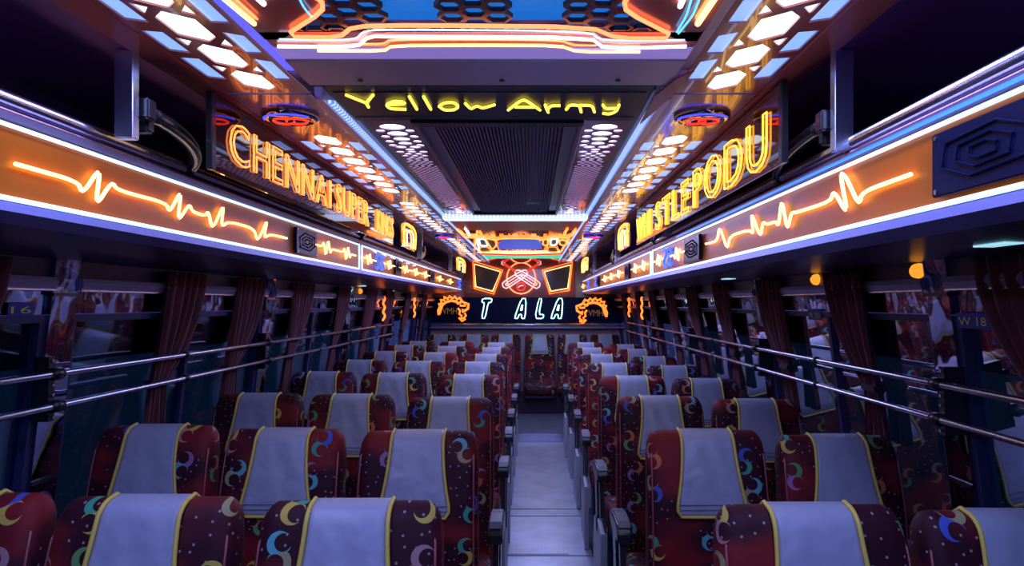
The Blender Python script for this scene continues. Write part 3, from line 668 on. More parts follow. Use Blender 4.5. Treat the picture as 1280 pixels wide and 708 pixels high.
for s in (-1, 1):
    xf = FACE[s]; dz = DZ[s]; xw = XC + s * 1.17
    rk = thing('luggage_rack', 'long overhead luggage rack with orange neon-lit fascia, %s side' % LAB[s], 'luggage rack', (xf, 3.5, E + .15))
    zb, zt = E + .165 + dz, E + .330 + dz
    xu = wallX(s, .12) + s * .02
    body = [(xf + s * .004, zb + .004), (xf + s * .004, zt), (xf + s * .05, zt + .004), (xu, E + .20 + dz), (xu, E + .115), (xf + s * .08, zb - .012)]
    mesh('shelf', *prism(body, Y0, 9.2), DARKP, rk)
    div = 3.78 if s < 0 else 3.87
    for a, b in ((Y0, div - .02), (div + .02, 9.15)):
        mesh('fascia_panel', *box(min(xf, xf + s * .004), max(xf, xf + s * .004), a, b, zb + .020, E + .318 + dz), ORANGE, rk)
        e = .012
        mesh('led_strip', *tube([(xf - s * .008, a + e, E + .184 + dz), (xf - s * .008, b - e, E + .184 + dz)], .0046), LEDW, rk, smooth=True)
        mesh('led_strip', *tube([(xf - s * .008, a + e, E + .312 + dz), (xf - s * .008, b - e, E + .312 + dz)], .0042), LEDW, rk, smooth=True)
        for y in (a + e, b - e):
            if 1 < y < 9: mesh('led_strip', *tube([(xf - s * .008, y, E + .186 + dz), (xf - s * .008, y, E + .310 + dz)], .0045), LEDW, rk, smooth=True)
    mesh('divider', *box(min(xf, xf - s * .004), max(xf, xf - s * .004), div - .022, div + .022, zb, zt, .001), NAVYMET, rk)
    # lower lip, upper trim, blue line and the chrome hand tube
    mesh('lower_lip', *prism([(xf - s * .010, zb + .012), (xf - s * .012, zb - .004), (xf + s * .07, zb - .014), (xf + s * .07, zb - .006), (xf, zb + .014)], Y0, 9.15), mat('lip_led_blue', (.40, .42, 1.0), .35, metal=.2), rk)  # LED blue painted into the base colour of the aluminium lip
    mesh('upper_trim', *prism([(xf - s * .006, E + .322 + dz), (xf - s * .010, E + .334 + dz), (xf + s * .03, E + .342 + dz), (xf + s * .03, E + .322 + dz)], Y0, 9.15), LILAC, rk)
    mesh('upper_trim', *tube([(xf + s * .004, Y0, E + .340 + dz), (xf + s * .004, 9.15, E + .340 + dz)], .0045, 6), mat('rose_trim', (.55, .30, .34), .25, metal=.7), rk, smooth=True)
    tx = xf + s * .012
    if s > 0: mesh('blue_line', *tube([(xf - s * .009, Y0, E + .327 + dz), (xf - s * .009, 3.2, E + .327 + dz)], .0035), glow('blue_strip', (.03, .20, 1.0), 1.4), rk)
    mesh('hand_tube', *tube([(tx, Y0, E + .364 + dz), (tx, 9.15, E + .364 + dz)], .0145, 12), CHROME, rk, smooth=True)
    # posts, black loops
    for k, y in enumerate((-.46, 1.49, 3.42, 5.38, 7.4)):
        px_ = XC + s * .75
        mesh('post', *box(px_ - .020, px_ + .020, y - .012, y + .012, E + .345 + dz, Z, .002), CHROME, rk)
        if k == 0: continue
        x0 = px_ - s * .02
        br = mesh('post_bracket', *join(box(min(px_ + s * .02, px_ - s * .035), max(px_ + s * .02, px_ - s * .035), y + .02, y + .055, E + .395 + dz, E + .44 + dz, .004), box(px_ - .02, px_ + .02, y + .045, y + .075, E + .372 + dz, E + .445 + dz, .005)), BLACKP, rk)
        arc = []
        for i in range(13):
            a = PI / 2 * i / 12
            arc.append((px_ + (tx - px_) * (1 - math.cos(a)) - s * .008, y + .06 + .36 * math.sin(a) ** 1.0, E + dz + .364 + .055 * math.cos(a)))
        mesh('grab_loop', *tube(arc, .018, 10), RUBB, rk, smooth=True)
        mesh('hose_clamp', *join(tube([(tx, arc[-1][1] - .012, E + .364 + dz), (tx, arc[-1][1] + .014, E + .364 + dz)], .0195, 12)), BLACKP, rk, smooth=True)
    # heartbeat neon
    hb = hbL1 if s < 0 else hbR1
    mesh('neon_heartbeat', *tube(chaikin([face_pt(x, y, s, .010) for x, y in hb], 2), .0040), NEONY, rk, smooth=True)
    zc = E + .248 + dz
    def pulse(y, wd, h=.042):
        L = [(xf - s * .014, y - wd, zc), (xf - s * .014, y - wd * .45, zc), (xf - s * .014, y - wd * .28, zc + h * .5), (xf - s * .014, y - wd * .1, zc - h), (xf - s * .014, y + wd * .1, zc + h), (xf - s * .014, y + wd * .3, zc - h * .5), (xf - s * .014, y + wd * .42, zc), (xf - s * .014, y + wd, zc)]
        mesh('neon_heartbeat', *tube(chaikin(L, 1), .0042), NEONY, rk, smooth=True)
    for y in ((3.14, 3.48, 3.95, 4.52, 5.10, 5.55, 6.05, 7.0, 7.9) if s < 0 else (3.16, 3.62, 4.12, 4.45, 5.3, 5.8, 6.3, 9.0)):
        pulse(y, .17 if y < 5 else .26)
    def squig(y, w_, m):
        L = [(xf - s * .014, y + w_ * u, zc + .045 * v) for u, v in ((.8, .8), (.2, .95), (-.5, .7), (-.6, .2), (.3, -.1), (.6, -.5), (.1, -.95), (-.8, -.8))]
        mesh('neon_emblem', *tube(chaikin(L, 2), .007), m, rk, smooth=True)
    for y in ((4.17, 4.30, 8.9) if s < 0 else (3.33, 3.45, 7.2, 8.2)):
        squig(y, .06 if y < 5 else .2, NEONB)
    if s < 0: mesh('neon_emblem', *join(*[tube([(xf + .012, 4.02 + .28 * k, zc + .062 - .004 * k), (xf + .012, 4.14 + .28 * k, zc + .050)], .004) for k in range(6)]), LEDW, rk)
    # black emblem plates with raised ribs
    for y0, y1 in (((2.73, 2.99), (4.72, 4.92), (6.3, 6.6)) if s < 0 else ((.88, 1.145), (2.74, 3.02), (4.75, 4.95), (6.9, 7.1))):
        pt = mesh('emblem_plate', *box(min(xf - s * .016, xf - s * .004), max(xf - s * .016, xf - s * .004), y0, y1, E + .196 + dz, E + .297 + dz, .002), NAVY, rk)
        tag(pt, 'dark navy square plate with raised emblem')
        xx = xf - s * .018; W = (y1 - y0) / 2; yc = (y0 + y1) / 2
        rb = []
        for sc in (.75, .48, .24):
            rb.append(tube([(xx, yc + W * sc * c_, zc + .045 * sc * d_) for c_, d_ in ((-.3, 1), (.9, .8), (1, -.3), (.3, -1), (-.9, -.8), (-1, .3))], .0022, 5, True))
        mesh('emblem_rib', *join(*rb), NAVY, pt)
        for cy_ in (y0 + .012, y1 - .012):
            for cz_ in (E + .204 + dz, E + .289 + dz): mesh('screw', *tube([(xx + s * .003, cy_, cz_), (xx, cy_, cz_)], .004, 6), ALU, pt)
    # glowing bars that imitate neon reflections under the rack
    for y in ((1.43, 3.4) if s > 0 else (5.0,)):
        xq = FACE[s] + s * .28; zA, zB, xA = zb - .012, E + .115, xf + s * .08; zq = zA + (zB - zA) * (xq - xA) / (xu - xA) - .003
        rl = mesh('reflection_streak', *box(xq - .022, xq + .022, y - .05, y + .05, zq, zq + .012, .001), STREAK, rk)

# neon word signs over the racks
for s in (-1, 1):
    xs_ = XC + s * .690; dz = DZ[s] * .5
    ya_, yb_ = (1.76, 4.02) if s < 0 else (1.68, 3.98)
    t = thing('neon_sign', ('dark glossy sign board reading CHENNAI SUPER KINGS in amber neon outlines above left rack' if s < 0 else 'amber glossy sign board reading WHISTLE PODU in yellow neon outlines above right rack'), 'sign', (xs_, (ya_ + yb_) / 2, E + .35))
    mesh('sign_panel', *box(xs_ - .004, xs_ + .004, ya_, yb_, E + .33, Z - .008, .001), SIGNB if s < 0 else SIGNB2, t)
    mesh('sign_frame', *box(xs_ - .008, xs_ + .008, ya_ - .025, ya_, E + .33, Z - .008, .002), BLACKP, t)
    if s < 0:
        pl = lambda y0: (lambda a, b: (xs_ + .009, y0 + a, E + .372 + b))
        neon_word('CHENNAI', .92, .112, pl(1.84), .0025, NEONYO, t, offset=.05)
        neon_word('SUPER', .56, .118, pl(2.84), .0027, NEONYO, t, offset=.045)
        neon_word('KINGS', .42, .112, pl(3.58), .0030, NEONYO, t, offset=.045)
    else:
        pl = lambda y0: (lambda a, b: (xs_ - .009, y0 - a, E + .345 + b))
        neon_word('WHI', .45, .13, pl(3.94), .0032, NEONGOLD, t, offset=.045)
        neon_word('STLE', .70, .13, pl(3.34), .0030, NEONGOLD, t, offset=.05)
        neon_word('PODU', .80, .14, pl(2.56), .0028, NEONGOLD, t, offset=.055)
    # trophy-shaped neon leaves behind the long board
    for (y, wd) in ((4.55, .26), (7.9, .5)):
        t2 = thing('neon_ornament', 'upright arch-shaped gold neon ornament on dark leaf, %s rack, %s' % (LAB[s], 'behind the word sign' if y < 5 else 'at the far end'), 'sign', (xs_, y, E + .35))
        mesh('leaf_panel', *prism([(y - wd, E + .35), (y - wd * 1.1, Z - .05), (y - wd * .4, Z - .012), (y + wd * .6, Z - .012), (y + wd, Z - .05), (y + wd * .8, E + .35)], xs_ - .004, xs_ + .004, 'x'), SIGNB2, t2)
        sh = ((-.85, .36), (-.95, .45), (-.7, .50), (.5, .50), (.85, .46), (.7, .36))
        si = ((-.5, .36), (-.55, .43), (-.3, .465), (.3, .465), (.5, .43), (.4, .36))
        for k, L in enumerate((sh, si)):
            mesh('neon_outline', *tube(chaikin([(xs_ - s * .012, y + wd * a, E + b) for a, b in L], 2), .0055), NEONWY if k else NEONGOLD, t2, smooth=True)

# ------------------------------------------------------------------ rear wall
YB = 9.2
rw = mesh('wall_rear', *box(-1.45, 1.32, YB + .03, YB + .08, 0, Z + .05), mat('rear_cream_laminate', (.50, .45, .48), .5)); rw['_w'] = (0, 0, 0)
tag(rw, 'rear wall of the coach behind the last row of seats', None, None, 'structure')
fw = mesh('wall_front', *box(-1.45, 1.32, Y0 - .05, Y0, 0, Z + .08), mat('front_partition', (.05, .03, .08), .4)); tag(fw, 'dark partition behind the camera', None, None, 'structure')
t = thing('neon_sign', 'orange rear panel with crossed white neon bats in a ring and two framed dark windows', 'sign', (XC, YB, E + .1))
p0 = back_pt(580, 326, YB); p1 = back_pt(719, 372, YB)
mesh('backing_panel', *box(p0[0], p1[0], YB, YB + .02, p1[2], Z + .045, .002), mat('rear_orange_laminate', (.34, .075, .020), .2, coat=.5), t)
def zb_(zx, zy, d=.02): return back_pt(530 + zx / 4.719, 270 + zy / 4.72, YB - d)
for q in (((298, 285), (452, 330), (405, 445), (305, 418)), ((865, 290), (710, 330), (748, 445), (848, 428))):
    P = [zb_(*p, .008) for p in q]
    mesh('dark_window', P + [(p[0], YB, p[2]) for p in P], [(0, 1, 2, 3), (0, 4, 5, 1), (1, 5, 6, 2), (2, 6, 7, 3), (3, 7, 4, 0)], mat('smoked_window', (.05, .035, .05), .15), t)
    cx = sum(p[0] for p in P) / 4; cz = sum(p[2] for p in P) / 4
    neon('neon_outline', [(p[0], YB - .014, p[2]) for p in P], .008, NEONWY, t, True, 0)
    neon('neon_outline', [(cx + (p[0] - cx) * 1.14, YB - .014, cz + (p[2] - cz) * 1.22) for p in P], .009, NEONO, t, True, 0)
c = zb_(573, 368); R = 92 / 4.719 * YB / F
neon('neon_ring', [(c[0] + R * .92 * math.cos(a), c[1], c[2] + R * math.sin(a)) for a in [k * PI / 12 for k in range(24)]], .008, NEONOP, t, True, 0)
c2 = zb_(572, 418)
neon('neon_ball', [(c2[0] + .055 * math.cos(a), c2[1], c2[2] + .05 * math.sin(a)) for a in [k * PI / 8 for k in range(16)]], .006, NEONR, t, True, 0)
neon('neon_ball', [(c2[0] - .035, c2[1], c2[2] - .01), (c2[0] - .01, c2[1], c2[2] + .012), (c2[0] + .03, c2[1], c2[2] + .015)], .006, NEONP, t)
for sg in (-1, 1):
    hx, hy, bx, by = (682, 280, 475, 412) if sg > 0 else (465, 280, 672, 412)
    a = Vector(zb_(hx, hy, .026 + .006 * sg)); b = Vector(zb_(bx, by, .026 + .006 * sg)); d = (b - a).normalized(); n = Vector((-d.z, 0, d.x)); L = (b - a).length
    def q(t_, o_): return tuple(a + d * (L * t_) + n * o_)
    blade = [q(.36, .020), q(.45, .045), q(1.0, .050), q(1.05, .0), q(1.0, -.050), q(.45, -.045), q(.36, -.020)]
    neon('bat_outline', blade, .0075, NEONP, t, True, 1)
    neon('bat_outline', [q(.5, .018), q(.97, .020), q(.97, -.016), q(.5, -.014)], .006, NEONP, t, True, 1)
    neon('bat_handle', [q(.0, 0), q(.36, 0)], .016, glow('red_handle', (1, .06, .03), .8), t, it=0)
    neon('bat_grip', [q(-.02, .018), q(-.02, -.018), q(.03, -.018), q(.03, .018)], .006, NEONP, t, True, 0)

t = thing('neon_sign', 'navy rear board with mint neon letters T ALA between two orange lion heads', 'sign', (XC, YB - .05, E - .2))
YS = YB - .05
a0 = back_pt(541, 372, YS); a1 = back_pt(777, 403, YS)
mesh('sign_panel', *box(a0[0], a1[0], YS, YS + .04, a1[2], a0[2], .003), NAVY, t)
def zc_(zx, zy, d=.009): return back_pt(530 + zx / 4.719, 270 + zy / 4.72, YS - d)
BLK = {'T': [[(0, 1), (1, 1), (1, .80), (.68, .80), (.68, 0), (.30, 0), (.30, .80), (0, .80)]],
       'L': [[(0, 1), (.38, 1), (.38, .20), (1, .20), (1, 0), (0, 0)]],
       'A': [[(0, 0), (.30, 1), (.74, 1), (1, 0), (.68, 0), (.62, .20), (.38, .20), (.32, 0)], [(.42, .40), (.50, .76), (.58, .40)]]}
def letter(ch, zx, zw):
    b = zc_(zx, 606); w_ = zw / 4.719 * YS / F; h_ = 118 / 4.719 * YS / F
    parts = [tube(chaikin([(b[0] + p[0] * w_ + p[1] * h_ * .20, b[1], b[2] + p[1] * h_) for p in l], 1, True), .0072, 6, True) for l in BLK[ch]]
    mesh('neon_letter', *join(*parts), NEONG, t, smooth=True)
letter('T', 322, 56); letter('A', 532, 64); letter('L', 654, 48); letter('A', 746, 66)
for mir in (0, 1):
    fx = (lambda x: x) if not mir else (lambda x: 1162 - x)
    zy = 12 * mir
    G = [[(88, 585), (84, 560), (95, 535), (88, 520), (105, 515), (98, 495), (120, 498), (118, 478), (140, 490), (150, 474), (168, 488), (182, 476), (195, 492), (212, 484), (222, 500)],
         [(205, 520), (222, 505), (240, 515), (262, 522), (258, 548), (240, 560), (228, 552), (232, 572)], [(200, 545), (212, 560), (208, 580), (222, 590), (218, 606), (236, 604), (248, 588), (240, 575)],
         [(92, 575), (98, 550), (108, 525), (130, 508), (160, 500), (190, 505), (205, 520)], [(212, 530), (232, 532), (246, 530)], [(205, 602), (225, 622), (245, 608)]]
    lt = mesh('lion_outline', *join(*[tube([zc_(fx(x), y + zy) for x, y in L], .017 if i in (0, 1, 3) else .013, 5) for i, L in enumerate(G)]), NEONO, t, smooth=True)
    tag(lt, 'orange neon lion head facing the middle')
    b = zc_((108 if not mir else 970), 580 + zy)
    flat_text('VMH', .085, (lambda u_, v_, b=b: (b[0] + u_, b[1] + .008, b[2] + v_)), mat('dim_gold', (.35, .22, .04), .4, emit=(.35, .2, .02), estr=.25), t, 'gold_letters', width=.19)
# chrome rail and shelf under the board
t = thing('rear_rail', 'chrome rail across the rear wall above the last row headrests', 'rail', (XC, YB - .06, E - .3))
mesh('rail_tube', *tube([(-1.30, YB - .08, E - .268), (1.16, YB - .08, E - .268)], .014, 10), CHROME, t, smooth=True)
mesh('rail_shelf', *box(-1.31, 1.17, YB - .10, YB + .03, E - .315, E - .300, .002), LILAC, t)
for x in (-1.0, -.35, .3, .95): mesh('rail_post', *box(x - .01, x + .01, YB - .09, YB - .07, E - .300, E - .262), ALU, t)
# small orange rear lamps beside the windows
for s, x, y, k in ((-1, -1.24, 7.5, 0), (1, 1.05, 7.7, 1), (-1, -1.25, 6.0, 2), (1, 1.02, 6.6, 3)):
    L = [(x, y + .05 * math.sin(i * 1.9), E + .06 - .022 * i) for i in range(10)]
    o = mesh('neon_wave', *tube(chaikin(L, 1), .009), NEONO, smooth=True, cen=(x, y, E))
    tag(o, 'small wavy orange neon strip by the %s window pillar, %s' % (LAB[s], 'farther back' if k < 2 else 'nearer the camera'), 'neon light')

# ------------------------------------------------------------------ window guard rails
for s in (-1, 1):
    xr = -1.243 if s < 0 else 1.050
    zs = (-.183, -.267) if s < 0 else (-.208, -.299)
    ye = 6.44 if s < 0 else 7.9
    t = thing('window_rail', 'pair of chrome guard rails along the %s windows with black brackets' % LAB[s], 'rail', (xr, 3, E + zs[0]))
    for z in zs: mesh('rod', *tube([(xr, Y0 + .02, E + z), (xr, ye, E + z)], .0088, 10), CHROME, t, smooth=True)
    for k, y in enumerate(pill[s]):
        if y > ye or y < 0: continue
        yy = y - s * 0 + (-.065 if s < 0 else -.05)
        xb = wallX(s, -.25)
        mesh('bracket', *prism([(xr + s * .010, E + zs[0] + .045), (xr + s * .013, E + zs[1] - .04), (wallX(s, zs[1]) - s * .008, E + zs[1] - .04), (wallX(s, zs[0]) - s * .008, E + zs[0] + .045)], yy - .012, yy + .012), BLACKP, t)
        for z in zs:
            cp = mesh('clamp', *tube([(xr, yy - .017, E + z), (xr, yy + .017, E + z)], .017, 10), BLACKP, t, smooth=True)
        mesh('bolt', *join(*[tube([(xr + s * .012, yy, E + z), (xr + s * .006, yy, E + z)], .0045, 6) for z in (zs[0] + .034, zs[0] - .03, zs[0] - .055, zs[1] - .03)]), CHROME, t)
    for y in ([2.55, 4.17, 5.67] if s < 0 else [2.62, 4.12, 5.6, 7.1]):
        for z in zs: mesh('clamp', *tube([(xr, y - .010, E + z), (xr, y + .010, E + z)], .013, 8), BLACKP, t, smooth=True)

# ------------------------------------------------------------------ curtains
def curtain(s, y, wtop, near, label, tie=-.27, ybias=None):
    """gathered at the tie; top hem hangs from y-wtop/2 to y+wtop/2; near: gather shifts to the camera end"""
    V, Fc = [], []; nu, nv = 44, 26; x_ = lambda z: wallX(s, z) - s * .024
    gy = y - near * wtop * .42
    z_top, z_bot = .112, -.46
    for j in range(nv + 1):
        v = j / nv; z = z_top + (z_bot - z_top) * v
        tt = (z_top - z) / (z_top - tie)
        if tt < 1:
            f = tt ** 2.2; w_ = wtop * (1 - f) + .085 * f; cy = y * (1 - f) + gy * f; amp = .011
        else:
            f = min(1, (tt - 1) / .9); w_ = .085 + .10 * f; cy = gy + .01 * f; amp = .010
        for i in range(nu + 1):
            u = i / nu; ph = u * 2 * PI * 5.5
            fold = amp * math.sin(ph + 1.5 * math.sin(v * 2.1 + y * 3)) + .004 * math.sin(ph * 2.3 + y)
            V.append((x_(z) - s * (fold + .002), cy + (u - .5) * w_, E + z))
    for j in range(nv):
        for i in range(nu):
            a = j * (nu + 1) + i; Fc.append((a, a + 1, a + nu + 2, a + nu + 1))
    t = thing('curtain', label, 'curtain', (x_(0), y, E), 'maroon window curtains, %s side' % LAB[s])
    o = mesh('cloth', V, Fc, CURT, t, smooth=True)
    sm = o.modifiers.new('s', 'SOLIDIFY'); sm.thickness = .003
    mesh('tie_band', *box(min(x_(tie) - .020, x_(tie) + .018), x_(tie) + .020, gy - .052, gy + .052, E + tie - .014, E + tie + .014, .006), mat('dark_tie', (.03, .01, .03), .6), t)
ordn = ['nearest the camera', 'second from the camera', 'third from the camera', 'fourth from the camera', 'fifth from the camera', 'sixth from the camera', 'seventh from the camera', 'eighth from the camera', 'farthest back']
for k, y in enumerate((1.53, 2.55, 3.14, 3.86, 4.68, 5.50, 6.20, 7.10, 8.2)):
    curtain(-1, y, .30, 1, 'maroon tied-back curtain on the left windows, ' + ordn[k])
for k, y in enumerate((1.53, 2.42, 3.19, 3.98, 4.70, 5.45, 6.25, 7.10, 8.2)):
    curtain(1, y, .32 if k == 0 else .30, 1, 'maroon tied-back curtain on the right windows, ' + ordn[k])

# ------------------------------------------------------------------ seats
def body(name, prof, half_w, parent, m, nseg=28, p=4.0, uvscale=1.0):
    """loft of rounded rectangles; prof: list of (cy, cz, half_thickness, width_factor, dir_y, dir_z); rings lie across the direction"""
    V, UV, Fc = [], [], []; L = 0; last = None; n = 0
    for (cy, cz, ht, wf, ny, nz) in prof:
        if last: L += math.hypot(cy - last[0], cz - last[1])
        last = (cy, cz); hw = half_w * wf; rc = min(ht * .85, .038)
        pts = []                        # starts at the middle of the rear face and runs round
        pts += [((hw - rc) * i / 3, ht) for i in range(3)]
        pts += [(hw - rc + rc * math.sin(a), ht - rc + rc * math.cos(a)) for a in [PI / 2 * i / 5 for i in range(6)]]
        pts += [(hw - rc + rc * math.cos(a), -ht + rc - rc * math.sin(a)) for a in [PI / 2 * i / 5 for i in range(6)]]
        pts += [((hw - rc) * (1 - i / 4), -ht) for i in range(1, 8)]
        pts += [(-hw + rc - rc * math.sin(a), -ht + rc - rc * math.cos(a)) for a in [PI / 2 * i / 5 for i in range(6)]]
        pts += [(-hw + rc - rc * math.cos(a), ht - rc + rc * math.sin(a)) for a in [PI / 2 * i / 5 for i in range(6)]]
        pts += [(-(hw - rc) * (1 - i / 3), ht) for i in range(1, 4)]
        n = len(pts); u = 0; us = [0]
        for q in range(1, n): u += math.hypot(pts[q][0] - pts[q - 1][0], pts[q][1] - pts[q - 1][1]); us.append(u)
        for q, (x, t_) in enumerate(pts):
            V.append((x, cy + ny * t_, cz + nz * t_)); UV.append((us[q] - u / 2, L))
    for q in range(len(prof) - 1):
        for k in range(n - 1): Fc.append((q * n + k, q * n + k + 1, (q + 1) * n + k + 1, (q + 1) * n + k))
    Fc += [tuple(range(n))[::-1], tuple(range((len(prof) - 1) * n, len(prof) * n))]
    return mesh(name, V, Fc, m, parent, smooth=True, uv=UV)

REC = math.radians(13)
def seat(width, H, arm_side, kind):
    """origin on the floor under the top of the backrest; faces -Y"""
    t = thing('coach_seat', 'x', 'seat', (0, 0, 0))
    hw = width / 2; top = H; zb = .33
    dy, dz_ = math.sin(REC), math.cos(REC)
    Lb = (top - zb) / dz_
    def cline(l):                       # centre line of the back, l from bottom
        k = l / Lb
        y = -(Lb - l) * dy + .018 * math.sin(k * PI * 2.0) - .03 * max(0, k - .75) * 4 * .3
        return y, zb + l * dz_
    def thick(l):
        k = l / Lb
        return .060 - .016 * k + .008 * math.sin(k * PI)
    prof = []; N = 22; r = .040
    ls = [Lb * .0 + (Lb - r) * i / N for i in range(N + 1)] + [Lb - r + r * math.sin(a) for a in [PI / 2 * i / 7 for i in range(1, 8)]]
    for l in ls:
        y, z = cline(l); ht = thick(l); wf = 1.0 - .03 * (l / Lb) ** 3
        # shoulders drop in gently near the top
        e = max(0, (l - (Lb - .10)) / .10); wf -= .075 * e ** 2.6
        if l > Lb - r:
            q = (l - (Lb - r)) / r; c = math.sqrt(max(0, 1 - q * q)); ht *= max(.12, c); wf *= (1 - .10 * (1 - max(.0, c)))
        prof.append((y, z, ht, wf, dz_, -dy))
    # ring orientation: thickness axis = (dz_, -dy): +t is the rear face
    body('backrest', prof, hw, t, FAB)
    # headrest cover over the top
    def surf(l, side, eps):
        y, z = cline(l); ht = thick(l)
        if l > Lb - r:
            q = (l - (Lb - r)) / r; ht *= max(.12, math.sqrt(max(0, 1 - q * q)))
        ht += eps; return (y + side * ht * dz_, z - side * ht * dy)
    fl_ = .250; bl_ = .16
    path = [(surf(l, -1, .004), l - Lb) for l in [Lb - fl_ + (fl_ - r) * i / 12 for i in range(13)] + [Lb - r + r * math.sin(PI / 2 * i / 6) for i in range(1, 6)]]
    yt, ztp = cline(Lb); path.append(((yt, ztp + .005), 0.0))
    path += [(surf(l, 1, .004), Lb - l) for l in [Lb - r + r * math.sin(PI / 2 * i / 6) for i in range(5, 0, -1)] + [Lb - r - (bl_ - r) * i / 6 for i in range(7)]]
    V, Fc, ed0, ed1 = [], [], [], []; nu = 12; cw = hw * .425
    for (pt, d) in path:
        if d < 0:
            k = min(1, -d / fl_)
            w_ = cw * (1.0 + .38 * (k ** 1.5)) - cw * .05 * math.sin(k * PI)
            kk = max(0, (k - .86) / .14); w_ *= 1 - .16 * kk ** 2.5
        else: w_ = cw * (1 + .05 * d / bl_)
        for i in range(nu + 1):
            u = i / nu * 2 - 1
            fo = (.0022 * math.sin(u * 6.5 + d * 22) * math.cos(u * 1.5) * min(1, -d / .08) * (1 - kk)) if d < 0 else 0
            V.append((u * w_, pt[0] - ((.0015 * (1 - u * u) + .0012 + fo) if d < 0 else 0), pt[1]))
        ed0.append(V[-(nu + 1)]); ed1.append(V[-1])
    n = nu + 1
    for j in range(len(path) - 1):
        for i in range(nu): Fc.append((j * n + i, (j + 1) * n + i, (j + 1) * n + i + 1, j * n + i + 1))
    cov = mesh('headrest_cover', V, Fc, VINYL, t, smooth=True)
    sd = cov.modifiers.new('s', 'SOLIDIFY'); sd.thickness = .005; sd.offset = 1
    loop = ed0[::-1] + V[:n][1:-1] + ed1
    loop = [(p[0], p[1] - (.003 if i_ else .003), p[2]) for i_, p in enumerate(loop)]
    mesh('piping', *tube(loop, .0048, 6), YPIPE, cov, smooth=True)
    # stitched band along the bottom edge of the cover
    for dd in (.020, .034):
        y_, z_ = surf(Lb - fl_ + dd, -1, .0095)
        mesh('seam', *tube([(-cw * 1.24, y_, z_), (cw * 1.24, y_, z_)], .0014, 5), mat('seam_thread', (.22, .22, .34), .6) if 'seam_thread' not in bpy.data.materials else bpy.data.materials['seam_thread'], cov)
    # piping along both front edges of the back
    for sg in (-1, 1):
        L = []
        for l in [Lb * .02 + (Lb * .955 - Lb * .02) * i / 14 for i in range(15)]:
            y_, z_ = surf(l, -1, -.0112 - (.012 if l > Lb * .93 else 0)); wf = 1.0 - .03 * (l / Lb) ** 3; e = max(0, (l - (Lb - .10)) / .10); wf -= .075 * e ** 2.6
            L.append((sg * (hw * wf - .0112 - (.008 if l > Lb * .93 else 0)), y_, z_))
        mesh('edge_piping', *tube(L, .0030, 5), RPIPE, t, smooth=True)
    # cushion
    yb0 = cline(.02)[0]
    pr = []
    for (a, ht, wf) in ((0, .030, .86), (.012, .048, .94), (.04, .058, .985), (.12, .062, 1.0), (.30, .060, 1.0), (.44, .055, .985), (.465, .042, .95), (.475, .025, .88)):
        pr.append((yb0 - .50 + a, zb + .035 - .02 * a, ht, wf, .0, 1))
    body('cushion', pr, hw, t, FAB)
    # base frame
    fr = [box(-hw + .02, hw - .02, yb0 - .46, yb0 - .43, zb - .06, zb - .03), box(-hw + .02, hw - .02, yb0 - .10, yb0 - .07, zb - .06, zb - .03),
          box(-hw + .03, -hw + .055, yb0 - .46, yb0 - .02, zb - .05, zb - .02), box(hw - .055, hw - .03, yb0 - .46, yb0 - .02, zb - .05, zb - .02)]
    mesh('base_frame', *join(*fr), BLACKP, t)
    if kind != 'bench':
        for sg in (-1, 1):
            for y in (yb0 - .44, yb0 - .09):
                mesh('leg', *box(sg * (hw - .04) - .014, sg * (hw - .04) + .014, y - .014, y + .014, 0, zb - .05, .003), WPAINT, t)
    if arm_side:
        s = arm_side; xa = s * (hw + .030)
        def pz(zrel): return zrel
        # painted side panel
        pp = [(yb0 - .43, .0), (yb0 - .46, .16), (yb0 - .45, .34), (yb0 - .26, .37), (yb0 - .12, .33), (yb0 - .10, .20), (yb0 - .12, 0)]
        sp = mesh('side_panel', *prism(pp, xa - .012, xa + .006, 'x'), WPAINT, t)
        mesh('panel_edge', *box(xa - .016, xa + .010, yb0 - .47, yb0 - .455, 0, .35, .003), WPAINT, sp)
        # armrest: bracket, pad, and a grey strip painted in as its top highlight
        ya_ = cline(.30)[0]
        br = prism([(yb0 - .30, .30), (yb0 - .24, .30), (yb0 - .16, .56), (yb0 - .25, .57)], xa - .012, xa + .012, 'x')
        br2 = prism([(yb0 - .40, .40), (yb0 - .37, .38), (yb0 - .33, .56), (yb0 - .36, .57)], xa - .010, xa + .010, 'x')
        mesh('arm_bracket', *join(br, br2), BLACKP, t)
        pf = [(yb0 - .43, .565), (yb0 - .435, .600), (yb0 - .40, .626), (yb0 - .30, .630), (yb0 - .20, .618), (yb0 - .19, .585), (yb0 - .26, .565)]
        bmv = prism(pf, xa - .026, xa + .026, 'x')
        ar = mesh('armrest', *bmv, BLACKP, t); bv = ar.modifiers.new('b', 'BEVEL'); bv.width = .008; bv.segments = 2
        pf2 = [(yb0 - .418, .618), (yb0 - .39, .633), (yb0 - .30, .636), (yb0 - .21, .624), (yb0 - .21, .614), (yb0 - .30, .626)]
        mesh('arm_highlight', *prism(pf2, xa - .020, xa + .020, 'x'), ARMHI, ar)
    return t
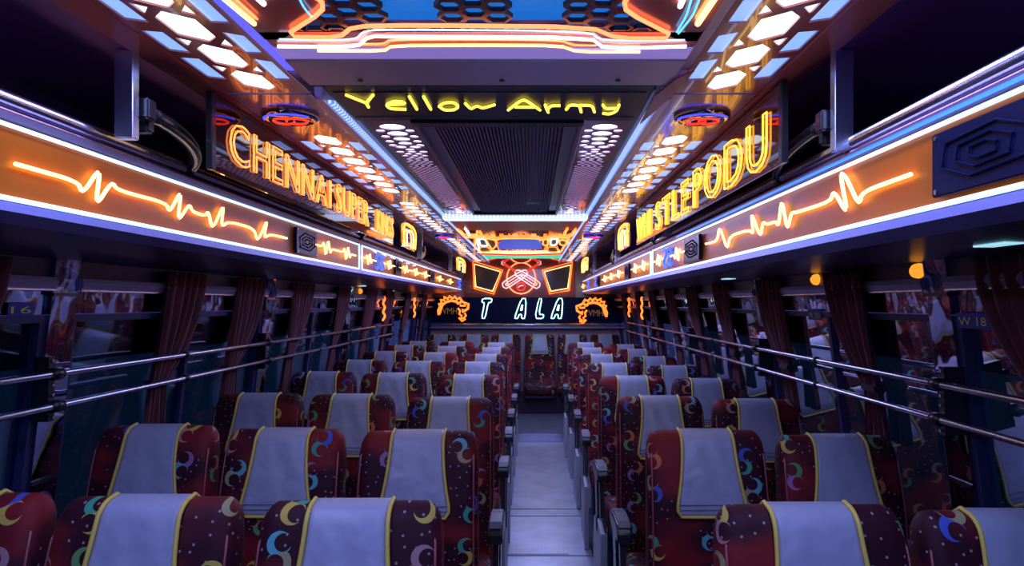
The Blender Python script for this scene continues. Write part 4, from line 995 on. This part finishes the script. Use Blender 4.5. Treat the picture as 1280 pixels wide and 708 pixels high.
def copy_tree(o, parent=None):
    c = o.copy(); C.objects.link(c); c.parent = parent
    for ch in list(o.children): copy_tree(ch, c)
    return c
PROTO = {}
def place(key, x, y, z, label, group, rz=0.0):
    if key not in PROTO:
        wd, arm, kind = key; PROTO[key] = seat(wd, .985, arm, kind); o = PROTO[key]
    else: o = copy_tree(PROTO[key])
    o.location = (x, y, z); o.rotation_euler = (0, 0, rz); o['label'] = label; o['category'] = 'seat'; o['group'] = group
rowL = [1.41, 2.16, 2.95, 3.84, 4.66, 5.44, 6.25, 7.00]
rowR = [1.38, 2.17, 2.94, 3.75, 4.57, 5.34, 6.20, 6.95]
rn = ['front row', 'second row', 'third row', 'fourth row', 'fifth row', 'sixth row', 'seventh row', 'eighth row']
colL = [(-.352, 1, 'aisle seat on the left side', .0), (-.737, 0, 'middle seat of the left block', .009), (-1.116, 0, 'window seat on the left side', .015)]
colR = [(.520, -1, 'aisle seat on the right side', .0), (.908, 0, 'window seat on the right side', -.012)]
for k, n in enumerate(rn):
    for (cols, rows) in ((colL, rowL), (colR, rowR)):
        for (x, arm, nm, dz) in cols:
            xx = x + (.015 if (k in (1, 2, 3) and x == -.352) else 0) + random.uniform(-.004, .004)
            zz = dz + random.uniform(-.004, .004) + (.08 if k == 99 else 0)
            place((.362, arm, 'row'), xx, rows[k] + random.uniform(-.01, .01), zz,
                  'maroon swirl-print %s, %s from camera' % (nm, n), 'swirl-print seats in the rows', random.uniform(-.015, .015))
bl = ['far left, by the window', 'second from the left', 'just left of the aisle', 'facing straight down the aisle', 'just right of the aisle', 'far right, by the window']
for k, x in enumerate((-1.13, -.72, -.325, .095, .50, .905)):
    place((.380, 0, 'bench'), x, 8.86, .0, 'maroon swirl-print seat of the rear bench, ' + bl[k], 'rear bench seats')
# step plinth under the rear bench
o = mesh('bench_plinth', *box(-1.33, 1.10, 8.36, 9.05, .082, .262, .004), mat('dark_swirl_plinth', (.03, .01, .03), .6)); tag(o, 'dark boxed plinth under the rear bench seats', 'plinth')
for o in bpy.data.objects:
    if '_w' in o.keys(): del o['_w']
